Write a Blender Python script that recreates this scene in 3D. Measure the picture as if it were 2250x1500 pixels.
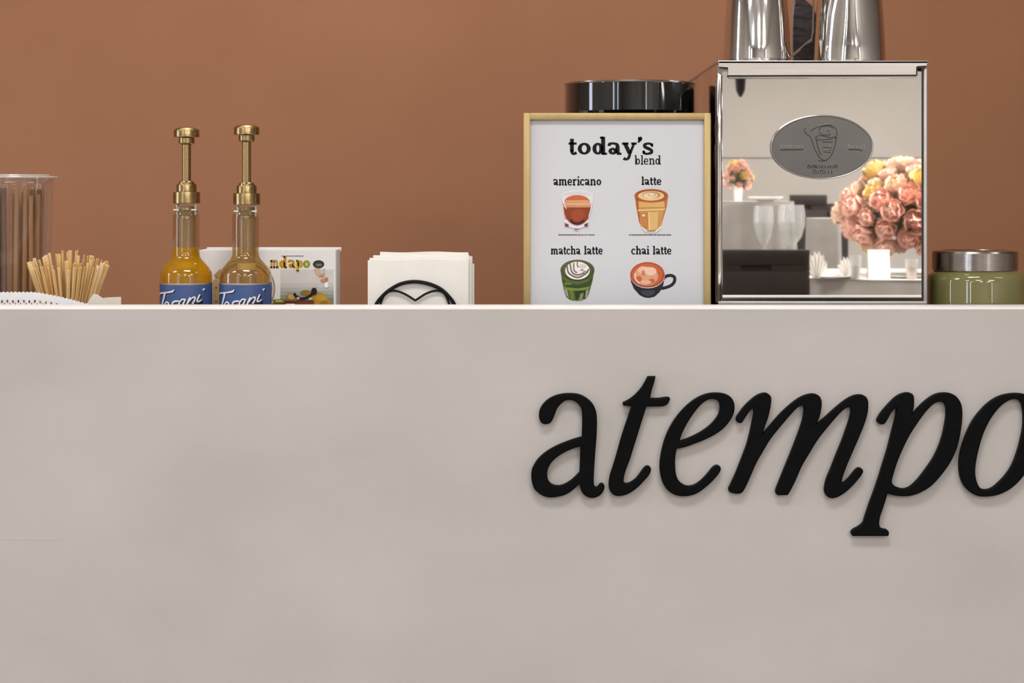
import bpy, bmesh, math, random
from mathutils import Vector, Matrix

for _o in list(bpy.data.objects):
    bpy.data.objects.remove(_o)
SC = bpy.context.scene
COL = SC.collection
R = random.Random(7)

# ------------------------------------------------------------------ camera
F = 4118.0          # focal length in pixels of the 2250 px wide frame
D = 2.6             # camera stands 2.6 m in front of the counter face
ZC = 1.25           # eye height
HY = 430.0          # image row of the horizon
cam_d = bpy.data.cameras.new('camera')
cam_d.sensor_fit = 'HORIZONTAL'
cam_d.sensor_width = 36.0
cam_d.lens = F / 2250.0 * 36.0
cam_d.shift_y = -(750.0 - HY) / 2250.0
cam_d.clip_start = 0.05
cam = bpy.data.objects.new('camera', cam_d)
COL.objects.link(cam)
cam.location = (0, -D, ZC)
cam.rotation_euler = (math.pi / 2, 0, 0)
SC.camera = cam

# ------------------------------------------------------------------ world, exposure
w = bpy.data.worlds.new('world')
SC.world = w
w.use_nodes = True
w.node_tree.nodes['Background'].inputs[0].default_value = (0.85, 0.92, 1.0, 1)
w.node_tree.nodes['Background'].inputs[1].default_value = 0.6
SC.view_settings.view_transform = 'Standard'
SC.view_settings.look = 'None'
SC.view_settings.gamma = 1.0
SC.view_settings.use_curve_mapping = False
SC.view_settings.exposure = -0.06
SC.cycles.use_denoising = True
SC.cycles.max_bounces = 10
SC.cycles.diffuse_bounces = 3
SC.cycles.glossy_bounces = 5
SC.cycles.transmission_bounces = 10
SC.cycles.use_adaptive_sampling = True
SC.cycles.adaptive_threshold = 0.035
SC.cycles.caustics_reflective = False
SC.cycles.caustics_refractive = False
SC.cycles.transparent_max_bounces = 24
SC.cycles.sample_clamp_indirect = 6.0

# (x, y, watts) of the ceiling panels; the lamps themselves are built with the ceiling
PANELS = [(-2.6, -1.5, 26), (0.0, -1.5, 34), (2.6, -1.5, 4),
          (-2.6, -4.4, 32), (0.0, -4.4, 34), (2.6, -4.4, 62),
          (-2.6, -7.6, 38), (0.4, -7.6, 80), (3.0, -7.6, 150),
          (0.4, -10.8, 80), (3.2, -10.8, 110),
          (-1.2, 0.62, 5), (-0.05, 0.62, 13)]
CEIL = 3.1


# ------------------------------------------------------------------ helpers
def P(px, py, Y):
    s = (Y + D) / F
    return Vector(((px - 1125.0) * s, Y, ZC - (py - HY) * s))


def lin(r, g, b, a=1.0):
    o = []
    for c in (r, g, b):
        c /= 255.0
        o.append(c / 12.92 if c <= 0.04045 else ((c + 0.055) / 1.055) ** 2.4)
    return (o[0], o[1], o[2], a)


def mat(name, rgb, rough=0.5, metal=0.0, var=None, bump=None, trans=0.0, ior=1.45, coat=0.0,
        emit=None, aniso=None, sheen=0.0, spec=0.5):
    m = bpy.data.materials.new(name)
    m.use_nodes = True
    nt = m.node_tree
    b = nt.nodes['Principled BSDF']
    b.inputs['Base Color'].default_value = lin(*rgb)
    b.inputs['Roughness'].default_value = rough
    b.inputs['Metallic'].default_value = metal
    b.inputs['Transmission Weight'].default_value = trans
    b.inputs['IOR'].default_value = ior
    b.inputs['Coat Weight'].default_value = coat
    b.inputs['Coat Roughness'].default_value = 0.04
    b.inputs['Specular IOR Level'].default_value = spec
    if sheen:
        b.inputs['Sheen Weight'].default_value = sheen
    tc = None
    if var or bump or aniso:
        tc = nt.nodes.new('ShaderNodeTexCoord')
    if var:
        rgb2, scale, detail, stretch = var
        mp = nt.nodes.new('ShaderNodeMapping')
        mp.inputs['Scale'].default_value = stretch
        nz = nt.nodes.new('ShaderNodeTexNoise')
        nz.inputs['Scale'].default_value = scale
        nz.inputs['Detail'].default_value = detail
        rp = nt.nodes.new('ShaderNodeValToRGB')
        rp.color_ramp.elements[0].position = 0.32
        rp.color_ramp.elements[1].position = 0.68
        rp.color_ramp.elements[0].color = lin(*rgb)
        rp.color_ramp.elements[1].color = lin(*rgb2)
        nt.links.new(tc.outputs['Object'], mp.inputs['Vector'])
        nt.links.new(mp.outputs[0], nz.inputs['Vector'])
        nt.links.new(nz.outputs[0], rp.inputs[0])
        nt.links.new(rp.outputs[0], b.inputs['Base Color'])
    if bump:
        scale, strength, stretch = bump
        mp = nt.nodes.new('ShaderNodeMapping')
        mp.inputs['Scale'].default_value = stretch
        nz = nt.nodes.new('ShaderNodeTexNoise')
        nz.inputs['Scale'].default_value = scale
        nz.inputs['Detail'].default_value = 4
        bp = nt.nodes.new('ShaderNodeBump')
        bp.inputs['Strength'].default_value = strength
        bp.inputs['Distance'].default_value = 0.002
        nt.links.new(tc.outputs['Object'], mp.inputs['Vector'])
        nt.links.new(mp.outputs[0], nz.inputs['Vector'])
        nt.links.new(nz.outputs[0], bp.inputs['Height'])
        nt.links.new(bp.outputs[0], b.inputs['Normal'])
    if emit:
        b.inputs['Emission Color'].default_value = lin(*emit[0])
        b.inputs['Emission Strength'].default_value = emit[1]
    return m


def thin(name, tint=(255, 255, 255), ior=1.45, gloss=(255, 255, 255), rough=0.02, film=0.0, film_rgb=(230, 230, 230)):
    """thin clear sheet: passes light, with Fresnel gloss, optional slight cloudiness"""
    m = bpy.data.materials.new(name)
    m.use_nodes = True
    nt = m.node_tree
    for n in list(nt.nodes):
        if n.type != 'OUTPUT_MATERIAL':
            nt.nodes.remove(n)
    out = [n for n in nt.nodes if n.type == 'OUTPUT_MATERIAL'][0]
    tr = nt.nodes.new('ShaderNodeBsdfTransparent')
    tr.inputs[0].default_value = lin(*tint)
    gl = nt.nodes.new('ShaderNodeBsdfGlossy')
    gl.inputs['Color'].default_value = lin(*gloss)
    gl.inputs['Roughness'].default_value = rough
    # Schlick reflectance, the same from both faces of the thin sheet
    f0 = ((ior - 1.0) / (ior + 1.0)) ** 2
    lw = nt.nodes.new('ShaderNodeLayerWeight')
    lw.inputs[0].default_value = 0.5
    pw = nt.nodes.new('ShaderNodeMath')
    pw.operation = 'POWER'
    pw.inputs[1].default_value = 4.0
    fr = nt.nodes.new('ShaderNodeMath')
    fr.operation = 'MULTIPLY_ADD'
    fr.inputs[1].default_value = (1.0 - f0) * 0.8
    fr.inputs[2].default_value = f0
    nt.links.new(lw.outputs['Facing'], pw.inputs[0])
    nt.links.new(pw.outputs[0], fr.inputs[0])
    mx = nt.nodes.new('ShaderNodeMixShader')
    nt.links.new(fr.outputs[0], mx.inputs[0])
    nt.links.new(tr.outputs[0], mx.inputs[1])
    nt.links.new(gl.outputs[0], mx.inputs[2])
    last = mx
    if film:
        df = nt.nodes.new('ShaderNodeBsdfDiffuse')
        df.inputs[0].default_value = lin(*film_rgb)
        m2 = nt.nodes.new('ShaderNodeMixShader')
        m2.inputs[0].default_value = film
        nt.links.new(mx.outputs[0], m2.inputs[1])
        nt.links.new(df.outputs[0], m2.inputs[2])
        last = m2
    nt.links.new(last.outputs[0], out.inputs['Surface'])
    return m


def crom(pts, n=6, closed=False):
    """Catmull-Rom through 2-D/3-D points"""
    out = []
    L = len(pts)
    rng = range(L) if closed else range(L - 1)
    for i in rng:
        p1, p2 = pts[i], pts[(i + 1) % L]
        p0 = pts[i - 1] if (closed or i > 0) else p1
        p3 = pts[(i + 2) % L] if (closed or i + 2 < L) else p2
        for k in range(n):
            t = k / n
            out.append(tuple(0.5 * ((2 * b) + (-a + c) * t + (2 * a - 5 * b + 4 * c - d) * t * t
                                    + (-a + 3 * b - 3 * c + d) * t ** 3)
                             for a, b, c, d in zip(p0, p1, p2, p3)))
    if not closed:
        out.append(tuple(pts[-1]))
    return out


class MB:
    def __init__(self):
        self.v, self.f, self.m = [], [], []

    def add(self, vs, fs, mi=0):
        o = len(self.v)
        self.v += [Vector(x) for x in vs]
        for f in fs:
            self.f.append([i + o for i in f])
            self.m.append(mi)
        return self

    def box(self, lo, hi, bevel=0.0, mi=0, seg=2):
        bm = bmesh.new()
        bmesh.ops.create_cube(bm, size=1.0)
        c = [(a + b) / 2 for a, b in zip(lo, hi)]
        s = [abs(b - a) for a, b in zip(lo, hi)]
        for v in bm.verts:
            v.co = Vector((v.co.x * s[0] + c[0], v.co.y * s[1] + c[1], v.co.z * s[2] + c[2]))
        if bevel:
            bmesh.ops.bevel(bm, geom=list(bm.edges), offset=bevel, segments=seg, profile=0.5, affect='EDGES')
        bm.verts.index_update()
        self.add([v.co for v in bm.verts], [[v.index for v in f.verts] for f in bm.faces], mi)
        bm.free()
        return self

    def lathe(self, prof, c=(0, 0, 0), n=48, mi=0, close=False):
        vs, fs = [], []
        for (r, z) in prof:
            for k in range(n):
                a = 2 * math.pi * k / n
                vs.append((c[0] + r * math.cos(a), c[1] + r * math.sin(a), c[2] + z))
        m = len(prof)
        for i in range(m if close else m - 1):
            j = (i + 1) % m
            for k in range(n):
                k2 = (k + 1) % n
                fs.append((i * n + k, i * n + k2, j * n + k2, j * n + k))
        if not close:
            if prof[0][0] > 1e-6:
                fs.append(tuple(range(n))[::-1])
            if prof[-1][0] > 1e-6:
                fs.append(tuple((m - 1) * n + k for k in range(n)))
        return self.add(vs, fs, mi)

    def open_lathe(self, prof, c=(0, 0, 0), n=48, mi=0):
        vs, fs = [], []
        for (r, z) in prof:
            for k in range(n):
                a = 2 * math.pi * k / n
                vs.append((c[0] + r * math.cos(a), c[1] + r * math.sin(a), c[2] + z))
        for i in range(len(prof) - 1):
            for k in range(n):
                k2 = (k + 1) % n
                fs.append((i * n + k, i * n + k2, (i + 1) * n + k2, (i + 1) * n + k))
        return self.add(vs, fs, mi)

    def tube(self, pts, r, n=10, mi=0, closed=False, cap=True):
        pts = [Vector(p) for p in pts]
        L = len(pts)
        rr = r if isinstance(r, (list, tuple)) else [r] * L
        vs, fs = [], []
        up = Vector((0.013, 0.999, 0.021)).normalized()
        for i, p in enumerate(pts):
            a = pts[i - 1] if (i > 0 or closed) else p
            b = pts[(i + 1) % L] if (i < L - 1 or closed) else p
            t = (b - a).normalized()
            x = t.cross(up)
            if x.length < 1e-4:
                x = t.cross(Vector((1, 0, 0)))
            x.normalize()
            y = x.cross(t).normalized()
            for k in range(n):
                an = 2 * math.pi * k / n
                vs.append(p + (x * math.cos(an) + y * math.sin(an)) * rr[i])
        for i in range(L if closed else L - 1):
            j = (i + 1) % L
            for k in range(n):
                k2 = (k + 1) % n
                fs.append((i * n + k, i * n + k2, j * n + k2, j * n + k))
        if cap and not closed:
            fs.append(tuple(range(n))[::-1])
            fs.append(tuple((L - 1) * n + k for k in range(n)))
        return self.add(vs, fs, mi)

    def poly(self, pts, mi=0):
        return self.add(pts, [tuple(range(len(pts)))], mi)

    def prism(self, pts, d, mi=0):
        """polygon (list of 3-D points) pushed along vector d"""
        n = len(pts)
        d = Vector(d)
        vs = [Vector(p) for p in pts] + [Vector(p) + d for p in pts]
        fs = [tuple(range(n)), tuple(range(2 * n - 1, n - 1, -1))]
        fs += [(i, (i + 1) % n, n + (i + 1) % n, n + i) for i in range(n)]
        return self.add(vs, fs, mi)

    def strip(self, pts2, w, fn, mi=0, closed=False):
        """flat ribbon of width w along 2-D points, mapped into space by fn(u, v)"""
        L = len(pts2)
        ww = w if isinstance(w, (list, tuple)) else [w] * L
        vs, fs = [], []
        for i, p in enumerate(pts2):
            a = pts2[i - 1] if (i > 0 or closed) else p
            b = pts2[(i + 1) % L] if (i < L - 1 or closed) else p
            tx, ty = b[0] - a[0], b[1] - a[1]
            l = math.hypot(tx, ty) or 1.0
            nx, ny = -ty / l * ww[i] / 2, tx / l * ww[i] / 2
            vs += [fn(p[0] + nx, p[1] + ny), fn(p[0] - nx, p[1] - ny)]
        for i in range(L if closed else L - 1):
            j = (i + 1) % L
            fs.append((2 * i, 2 * i + 1, 2 * j + 1, 2 * j))
        return self.add(vs, fs, mi)

    def build(self, name, mats, parent=None, smooth=True, recalc=True, angle=35):
        off = Vector((0, 0, 0))
        q = parent
        while q is not None:
            off += q.location
            q = q.parent
        me = bpy.data.meshes.new(name)
        me.from_pydata([tuple(v - off) for v in self.v], [], self.f)
        if not isinstance(mats, (list, tuple)):
            mats = [mats]
        for m in mats:
            me.materials.append(m)
        for p, mi in zip(me.polygons, self.m):
            p.material_index = mi
        if recalc:
            bm = bmesh.new()
            bm.from_mesh(me)
            bmesh.ops.recalc_face_normals(bm, faces=list(bm.faces))
            bm.to_mesh(me)
            bm.free()
        if smooth:
            for p in me.polygons:
                p.use_smooth = True
            me.set_sharp_from_angle(angle=math.radians(angle))
        o = bpy.data.objects.new(name, me)
        COL.objects.link(o)
        if parent is not None:
            o.parent = parent
        return o


def tag(o, label=None, cat=None, group=None, kind=None):
    if label:
        o['label'] = label
    if cat:
        o['category'] = cat
    if group:
        o['group'] = group
    if kind:
        o['kind'] = kind
    return o


def thing(name, loc, label, cat, group=None):
    e = bpy.data.objects.new(name, None)
    e.empty_display_size = 0.05
    COL.objects.link(e)
    e.location = loc
    return tag(e, label, cat, group)


def copy_tree(o, parent=None):
    c = o.copy()
    COL.objects.link(c)
    c.parent = parent
    for ch in list(o.children):
        copy_tree(ch, c)
    return c


def ell(cx, cy, rx, ry, n=32, a0=0.0, a1=360.0):
    full = abs(a1 - a0) >= 360
    k = n if full else n + 1
    return [(cx + rx * math.cos(math.radians(a0 + (a1 - a0) * i / n)),
             cy + ry * math.sin(math.radians(a0 + (a1 - a0) * i / n))) for i in range(k)]


# ------------------------------------------------------------------ materials
M = {}
M['wall_brown'] = mat('terracotta paint', (169, 117, 84), 0.75, var=((163, 111, 79), 3.0, 5, (1, 1, 1)), bump=(220, 0.05, (1, 1, 1)))
M['wall_grey'] = mat('greige paint', (186, 179, 171), 0.8, var=((180, 173, 165), 1.3, 3, (1, 1, 1)))
M['ceiling'] = mat('ceiling white', (222, 220, 216), 0.85, var=((216, 214, 210), 2, 2, (1, 1, 1)))
M['floor'] = mat('floor stone', (150, 140, 130), 0.45, var=((136, 127, 118), 2.5, 5, (1, 1, 1)))
M['plaster'] = mat('micro cement', (186, 182, 177), 0.7, var=((198, 191, 187), 3.6, 7, (1, 1, 1.5)), bump=(90, 0.10, (1, 1, 1)), spec=0.3)
M['ledge'] = mat('pale ledge', (246, 243, 238), 0.5, var=((240, 236, 230), 9, 3, (1, 1, 1)))
M['worktop'] = mat('worktop', (205, 199, 192), 0.4, var=((196, 190, 183), 7, 3, (1, 1, 1)))
M['letter'] = mat('black lacquer letters', (10, 10, 11), 0.5, var=((13, 13, 14), 30, 3, (1, 1, 1)), spec=0.07)
M['brass'] = mat('brushed brass', (174, 150, 108), 0.27, 1.0, var=((160, 136, 92), 60, 3, (0.1, 0.1, 6)))
M['gold'] = mat('gold frame', (192, 168, 118), 0.45, 0.5, var=((180, 155, 104), 40, 3, (1, 1, 0.2)))
M['chrome'] = mat('polished steel', (222, 220, 217), 0.07, 1.0, var=((214, 212, 209), 20, 2, (1, 1, 1)))
M['mirror'] = mat('mirror steel', (236, 233, 228), 0.015, 1.0, var=((233, 230, 225), 4, 2, (1, 1, 1)))
M['brushed'] = mat('brushed steel', (190, 184, 179), 0.34, 1.0, var=((180, 174, 169), 50, 3, (0.2, 1, 6)))
M['rail'] = mat('pale satin rail', (206, 202, 199), 0.45, 0.4, var=((198, 194, 191), 40, 2, (1, 1, 1)))
M['rim'] = thin('clouded plastic rim', (246, 245, 243), 1.6, rough=0.05, film=0.4, film_rgb=(245, 240, 235))
M['satin'] = mat('satin steel lid', (178, 172, 168), 0.2, 1.0, var=((166, 160, 156), 40, 2, (1, 1, 8)))
M['black_gloss'] = mat('black gloss', (14, 13, 13), 0.06, 0.0, var=((18, 17, 17), 12, 2, (1, 1, 1)), coat=1.0)
M['black'] = mat('black plastic', (22, 20, 20), 0.35, var=((28, 25, 25), 25, 3, (1, 1, 1)))
M['dark'] = mat('dark seam', (40, 34, 31), 0.5, var=((46, 40, 37), 25, 3, (1, 1, 1)))
M['badge'] = mat('pewter badge', (112, 110, 106), 0.45, 0.6, var=((103, 101, 98), 12, 3, (1, 1, 1)))
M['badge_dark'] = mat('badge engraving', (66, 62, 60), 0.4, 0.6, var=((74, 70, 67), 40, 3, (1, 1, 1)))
M['badge_light'] = mat('badge highlight', (190, 186, 181), 0.25, 0.9, var=((176, 172, 168), 40, 3, (1, 1, 1)))
M['paper'] = mat('poster paper', (213, 213, 217), 0.6, var=((209, 209, 213), 4, 2, (1, 1, 1)), spec=0.3)
M['napkin'] = mat('napkin tissue', (240, 236, 229), 0.9, var=((234, 229, 221), 14, 4, (1, 1, 1)), bump=(400, 0.12, (1, 1, 1)), spec=0.1)
M['doily'] = mat('white lace paper', (238, 237, 238), 0.85, var=((231, 229, 230), 40, 3, (1, 1, 1)), spec=0.1)
M['wood'] = mat('birch stick', (226, 188, 128), 0.6, var=((206, 160, 98), 60, 4, (4, 4, 0.4)), spec=0.25)
M['wood_pale'] = mat('pale birch stick', (236, 207, 160), 0.6, var=((218, 180, 122), 60, 4, (4, 4, 0.4)), spec=0.25)
M['straw'] = mat('brown paper straw', (196, 146, 98), 0.6, var=((170, 119, 78), 25, 4, (4, 4, 0.3)), spec=0.25)
M['straw_dark'] = mat('dark brown straw', (140, 101, 76), 0.6, var=((118, 84, 64), 25, 4, (4, 4, 0.3)), spec=0.25)
M['clear'] = thin('clear plastic', (246, 245, 243), 1.42, rough=0.05, film=0.015)
M['glass'] = thin('clear glass', (240, 236, 226), 1.6, rough=0.01)
M['goblet'] = thin('goblet glass', (240, 241, 240), 2.0, rough=0.02, film=0.2, film_rgb=(250, 250, 250))
M['smoke'] = thin('smoky hopper plastic', (196, 186, 180), 1.3, rough=0.1, film=0.06, film_rgb=(120, 90, 75))
def syrup_mat(name, tint, glow, k):  # diffuse colour stands in for bright light refracted through the syrup
    m = thin(name, tint, 1.4, rough=0.01)
    nt = m.node_tree
    out = [n for n in nt.nodes if n.type == 'OUTPUT_MATERIAL'][0]
    top = out.inputs['Surface'].links[0].from_node
    tl = nt.nodes.new('ShaderNodeBsdfTranslucent')
    df = nt.nodes.new('ShaderNodeBsdfDiffuse')
    tl.inputs[0].default_value = lin(*glow)
    df.inputs[0].default_value = lin(*glow)
    a = nt.nodes.new('ShaderNodeMixShader')
    a.inputs[0].default_value = 0.78
    nt.links.new(tl.outputs[0], a.inputs[1])
    nt.links.new(df.outputs[0], a.inputs[2])
    b = nt.nodes.new('ShaderNodeMixShader')
    b.inputs[0].default_value = k
    nt.links.new(top.outputs[0], b.inputs[1])
    nt.links.new(a.outputs[0], b.inputs[2])
    nt.links.new(b.outputs[0], out.inputs['Surface'])
    return m


M['amber'] = syrup_mat('amber syrup', (255, 214, 90), (255, 203, 0), 0.44)
M['pale_syrup'] = syrup_mat('pale golden syrup', (250, 230, 180), (236, 198, 132), 0.24)
M['barrel'] = mat('pump barrel plastic', (166, 136, 92), 0.35, var=((146, 116, 76), 20, 3, (1, 1, 0.3)))
M['white_pl'] = mat('white plastic', (232, 228, 222), 0.35, var=((224, 219, 212), 20, 3, (1, 1, 1)))
M['label_blue'] = mat('blue label', (62, 86, 138), 0.5, var=((78, 98, 150), 30, 3, (1, 1, 1)))
M['label_navy'] = mat('navy label edge', (24, 30, 52), 0.5, var=((30, 36, 58), 30, 3, (1, 1, 1)))
M['label_gold'] = mat('label line', (188, 170, 150), 0.4, 0.4, var=((176, 157, 138), 30, 3, (1, 1, 1)))
M['ink_white'] = mat('white ink', (240, 240, 242), 0.6, var=((234, 234, 236), 30, 2, (1, 1, 1)))
M['ink_black'] = mat('black ink', (20, 19, 20), 0.6, var=((24, 23, 24), 30, 2, (1, 1, 1)), spec=0.2)
M['ink_grey'] = mat('grey ink', (86, 84, 86), 0.6, var=((96, 94, 96), 30, 2, (1, 1, 1)), spec=0.2)
M['green_jar'] = mat('olive glass', (140, 134, 88), 0.06, var=((120, 116, 66), 14, 3, (1, 1, 0.6)), coat=1.0, trans=0.1)
M['cloth_dark'] = mat('dark grey cloth', (98, 88, 86), 0.9, var=((58, 52, 50), 40, 4, (1, 0.3, 4)), sheen=0.3)


_ink = {}


def ink(r, g, b):
    k = (r, g, b)
    if k not in _ink:
        _ink[k] = mat('print ink %d %d %d' % k, k, 0.6, var=((min(255, r + 6), min(255, g + 5), min(255, b + 5)), 60, 3, (1, 1, 1)), spec=0.25)
    return _ink[k]


# ================================================================== the setting
XL, XR, YF, YB = -4.2, 5.2, -13.2, 1.5


def struct(name, lo, hi, m, label=None):
    o = MB().box(lo, hi).build(name, m, smooth=False)
    return tag(o, label, None, None, 'structure')


struct('floor', (XL - .1, YF - .1, -0.1), (XR + .1, YB + .1, 0.0), M['floor'], 'grey stone floor of the room')
struct('ceiling', (XL - .1, YF - .1, CEIL), (XR + .1, YB + .1, CEIL + 0.1), M['ceiling'], 'white ceiling of the room')
struct('wall_back', (XL - .1, YB, 0.0), (XR + .1, YB + 0.1, CEIL), M['wall_brown'], 'terracotta brown painted wall behind the counter')
mb = MB()
mb.box((XR, YF, 0), (XR + .1, -11.0, CEIL)).box((XR, -10.3, 0), (XR + .1, YB, CEIL))
mb.box((XR, -11.0, 0), (XR + .1, -10.3, .35)).box((XR, -11.0, 2.7), (XR + .1, -10.3, CEIL))
tag(mb.build('wall_right', M['wall_grey'], smooth=False), 'greige wall right of the counter', None, None, 'structure')
struct('wall_front', (XL - .1, YF - 0.1, 0.0), (XR + .1, YF, CEIL), M['wall_grey'], 'greige far wall seen in the mirrored machine front')
# left wall with three tall window openings
WIN = [(-9.9, -9.1), (-7.2, -6.5), (-1.15, -0.55)]
mb = MB()
ys = [YF, -9.9, -9.1, -7.2, -6.5, -1.15, -0.55, YB]
for k in (0, 2, 4, 6):
    mb.box((XL - .1, ys[k], 0), (XL, ys[k + 1], CEIL))
for (a, b) in WIN:
    mb.box((XL - .1, a, 0), (XL, b, 0.35))
    mb.box((XL - .1, a, 2.7), (XL, b, CEIL))
tag(mb.build('wall_left', M['wall_grey'], smooth=False), 'greige wall with three tall windows', None, None, 'structure')
M['pane'] = mat('daylit frosted pane', (235, 240, 246), 0.3, emit=((222, 234, 255), 9.0), var=((232, 238, 245), 3, 2, (1, 1, 1)))
for i, (a, b, xw, sg) in enumerate([(a, b, XL, 1) for a, b in WIN] + [(-11.0, -10.3, XR, -1)]):
    fr = MB()
    x0, x1 = xw - sg * 0.075, xw - sg * 0.02
    for (lo, hi) in (((x0, a, .35), (x1, a + .04, 2.7)), ((x0, b - .04, .35), (x1, b, 2.7)),
                     ((x0, a + .04, .35), (x1, b - .04, .42)), ((x0, a + .04, 2.63), (x1, b - .04, 2.7))):
        fr.box(lo, hi)
    wo = tag(fr.build('window_%d' % (i + 1), M['black'], smooth=False), 'tall black framed window in the %s wall' % ('left' if sg > 0 else 'right'), None, None, 'structure')
    MB().box((xw - sg * .06, a + .03, .4), (xw - sg * .05, b - .03, 2.65)).build('pane', M['pane'], wo, smooth=False)
# picture rail on the far wall
struct('trim_1', (XL, YF, 1.58), (XR, YF + 0.02, 1.605), M['wall_grey'], 'thin picture rail along the far wall')

# ceiling panel lamps
M['pane'].cycles.emission_sampling = 'FRONT_BACK'
M['lampframe'] = mat('lamp frame', (230, 230, 228), 0.5, var=((224, 224, 222), 10, 2, (1, 1, 1)))
M['diffuser'] = mat('lamp diffuser', (250, 248, 244), 0.5, emit=((255, 250, 244), 1.5), var=((246, 244, 240), 10, 2, (1, 1, 1)))
M['diffuser'].cycles.emission_sampling = 'NONE'
for i, (x, y, pw) in enumerate(PANELS):
    side = 'above the service counter worktop' if y > 0 else 'over the dining room'
    sx, sy = (1.2, 0.4) if y > 0 else (1.2, 0.6)
    t = thing('ceiling_panel_lamp', (x, y, CEIL), 'flat white ceiling panel lamp %s' % side, 'ceiling lamp',
              'ceiling panel lamps ' + side)
    mb = MB()
    for (lo, hi) in (((-sx / 2, -sy / 2), (sx / 2, -sy / 2 + .03)), ((-sx / 2, sy / 2 - .03), (sx / 2, sy / 2)),
                     ((-sx / 2, -sy / 2 + .03), (-sx / 2 + .03, sy / 2 - .03)), ((sx / 2 - .03, -sy / 2 + .03), (sx / 2, sy / 2 - .03))):
        mb.box((x + lo[0], y + lo[1], CEIL - .04), (x + hi[0], y + hi[1], CEIL))
    mb.build('frame', M['lampframe'], t, smooth=False)
    MB().box((x - sx / 2 + .03, y - sy / 2 + .03, CEIL - .03), (x + sx / 2 - .03, y + sy / 2 - .03, CEIL)).build('diffuser', M['diffuser'], t, smooth=False)
    ld = bpy.data.lights.new('panel_light', 'AREA')
    ld.shape = 'RECTANGLE'
    ld.size, ld.size_y = sx - .1, sy - .1
    ld.energy = pw
    ld.color = (1.0, 0.985, 0.97)
    lo_ = bpy.data.objects.new('panel_light', ld)
    COL.objects.link(lo_)
    lo_.parent = t
    lo_.location = (0, 0, -0.045)

# ================================================================== the counter
T = 0.07                                   # depth of the raised front
ZT = P(0, 675, 0).z                        # top of the raised front
WZ = ZT - 0.15                             # worktop behind it
CX0, CX1 = -2.2, 2.6
ctr = thing('service_counter', (0.2, 0.3, 0), 'long pale grey plastered service counter with a raised front', 'counter')
mb = MB()
mb.box((CX0, 0.0, 0.0), (CX1, T, ZT - 0.004))
mb.build('front_panel', M['plaster'], ctr, smooth=False)
MB().box((CX0, 0.0, ZT - 0.004), (CX1, T, ZT), 0.0012).build('top_ledge', M['ledge'], ctr)
wkt = thing('worktop', (0.2, 0.37, 0), 'pale worktop hidden behind the raised counter front', 'worktop')
MB().box((CX0, T, WZ - 0.04), (CX1, 0.66, WZ)).build('slab', M['worktop'], wkt, smooth=False)
MB().box((CX0, 0.55, 0.0), (CX1, 0.58, WZ - 0.04)).build('rear_panel', M['worktop'], wkt, smooth=False)
# a short hairline trowel joint in the plaster at the far left
a, b = P(-40, 1182, 0), P(130, 1184, 0)
MB().prism([(a.x, 0, a.z), (b.x, 0, b.z), (b.x, 0, b.z - .0008), (a.x, 0, a.z - .0012)], (0, -0.0004, 0)).build('hairline_joint', mat('joint filler', (206, 200, 195), 0.7, var=((200, 194, 189), 20, 2, (1, 1, 1))), ctr, smooth=False)

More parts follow.
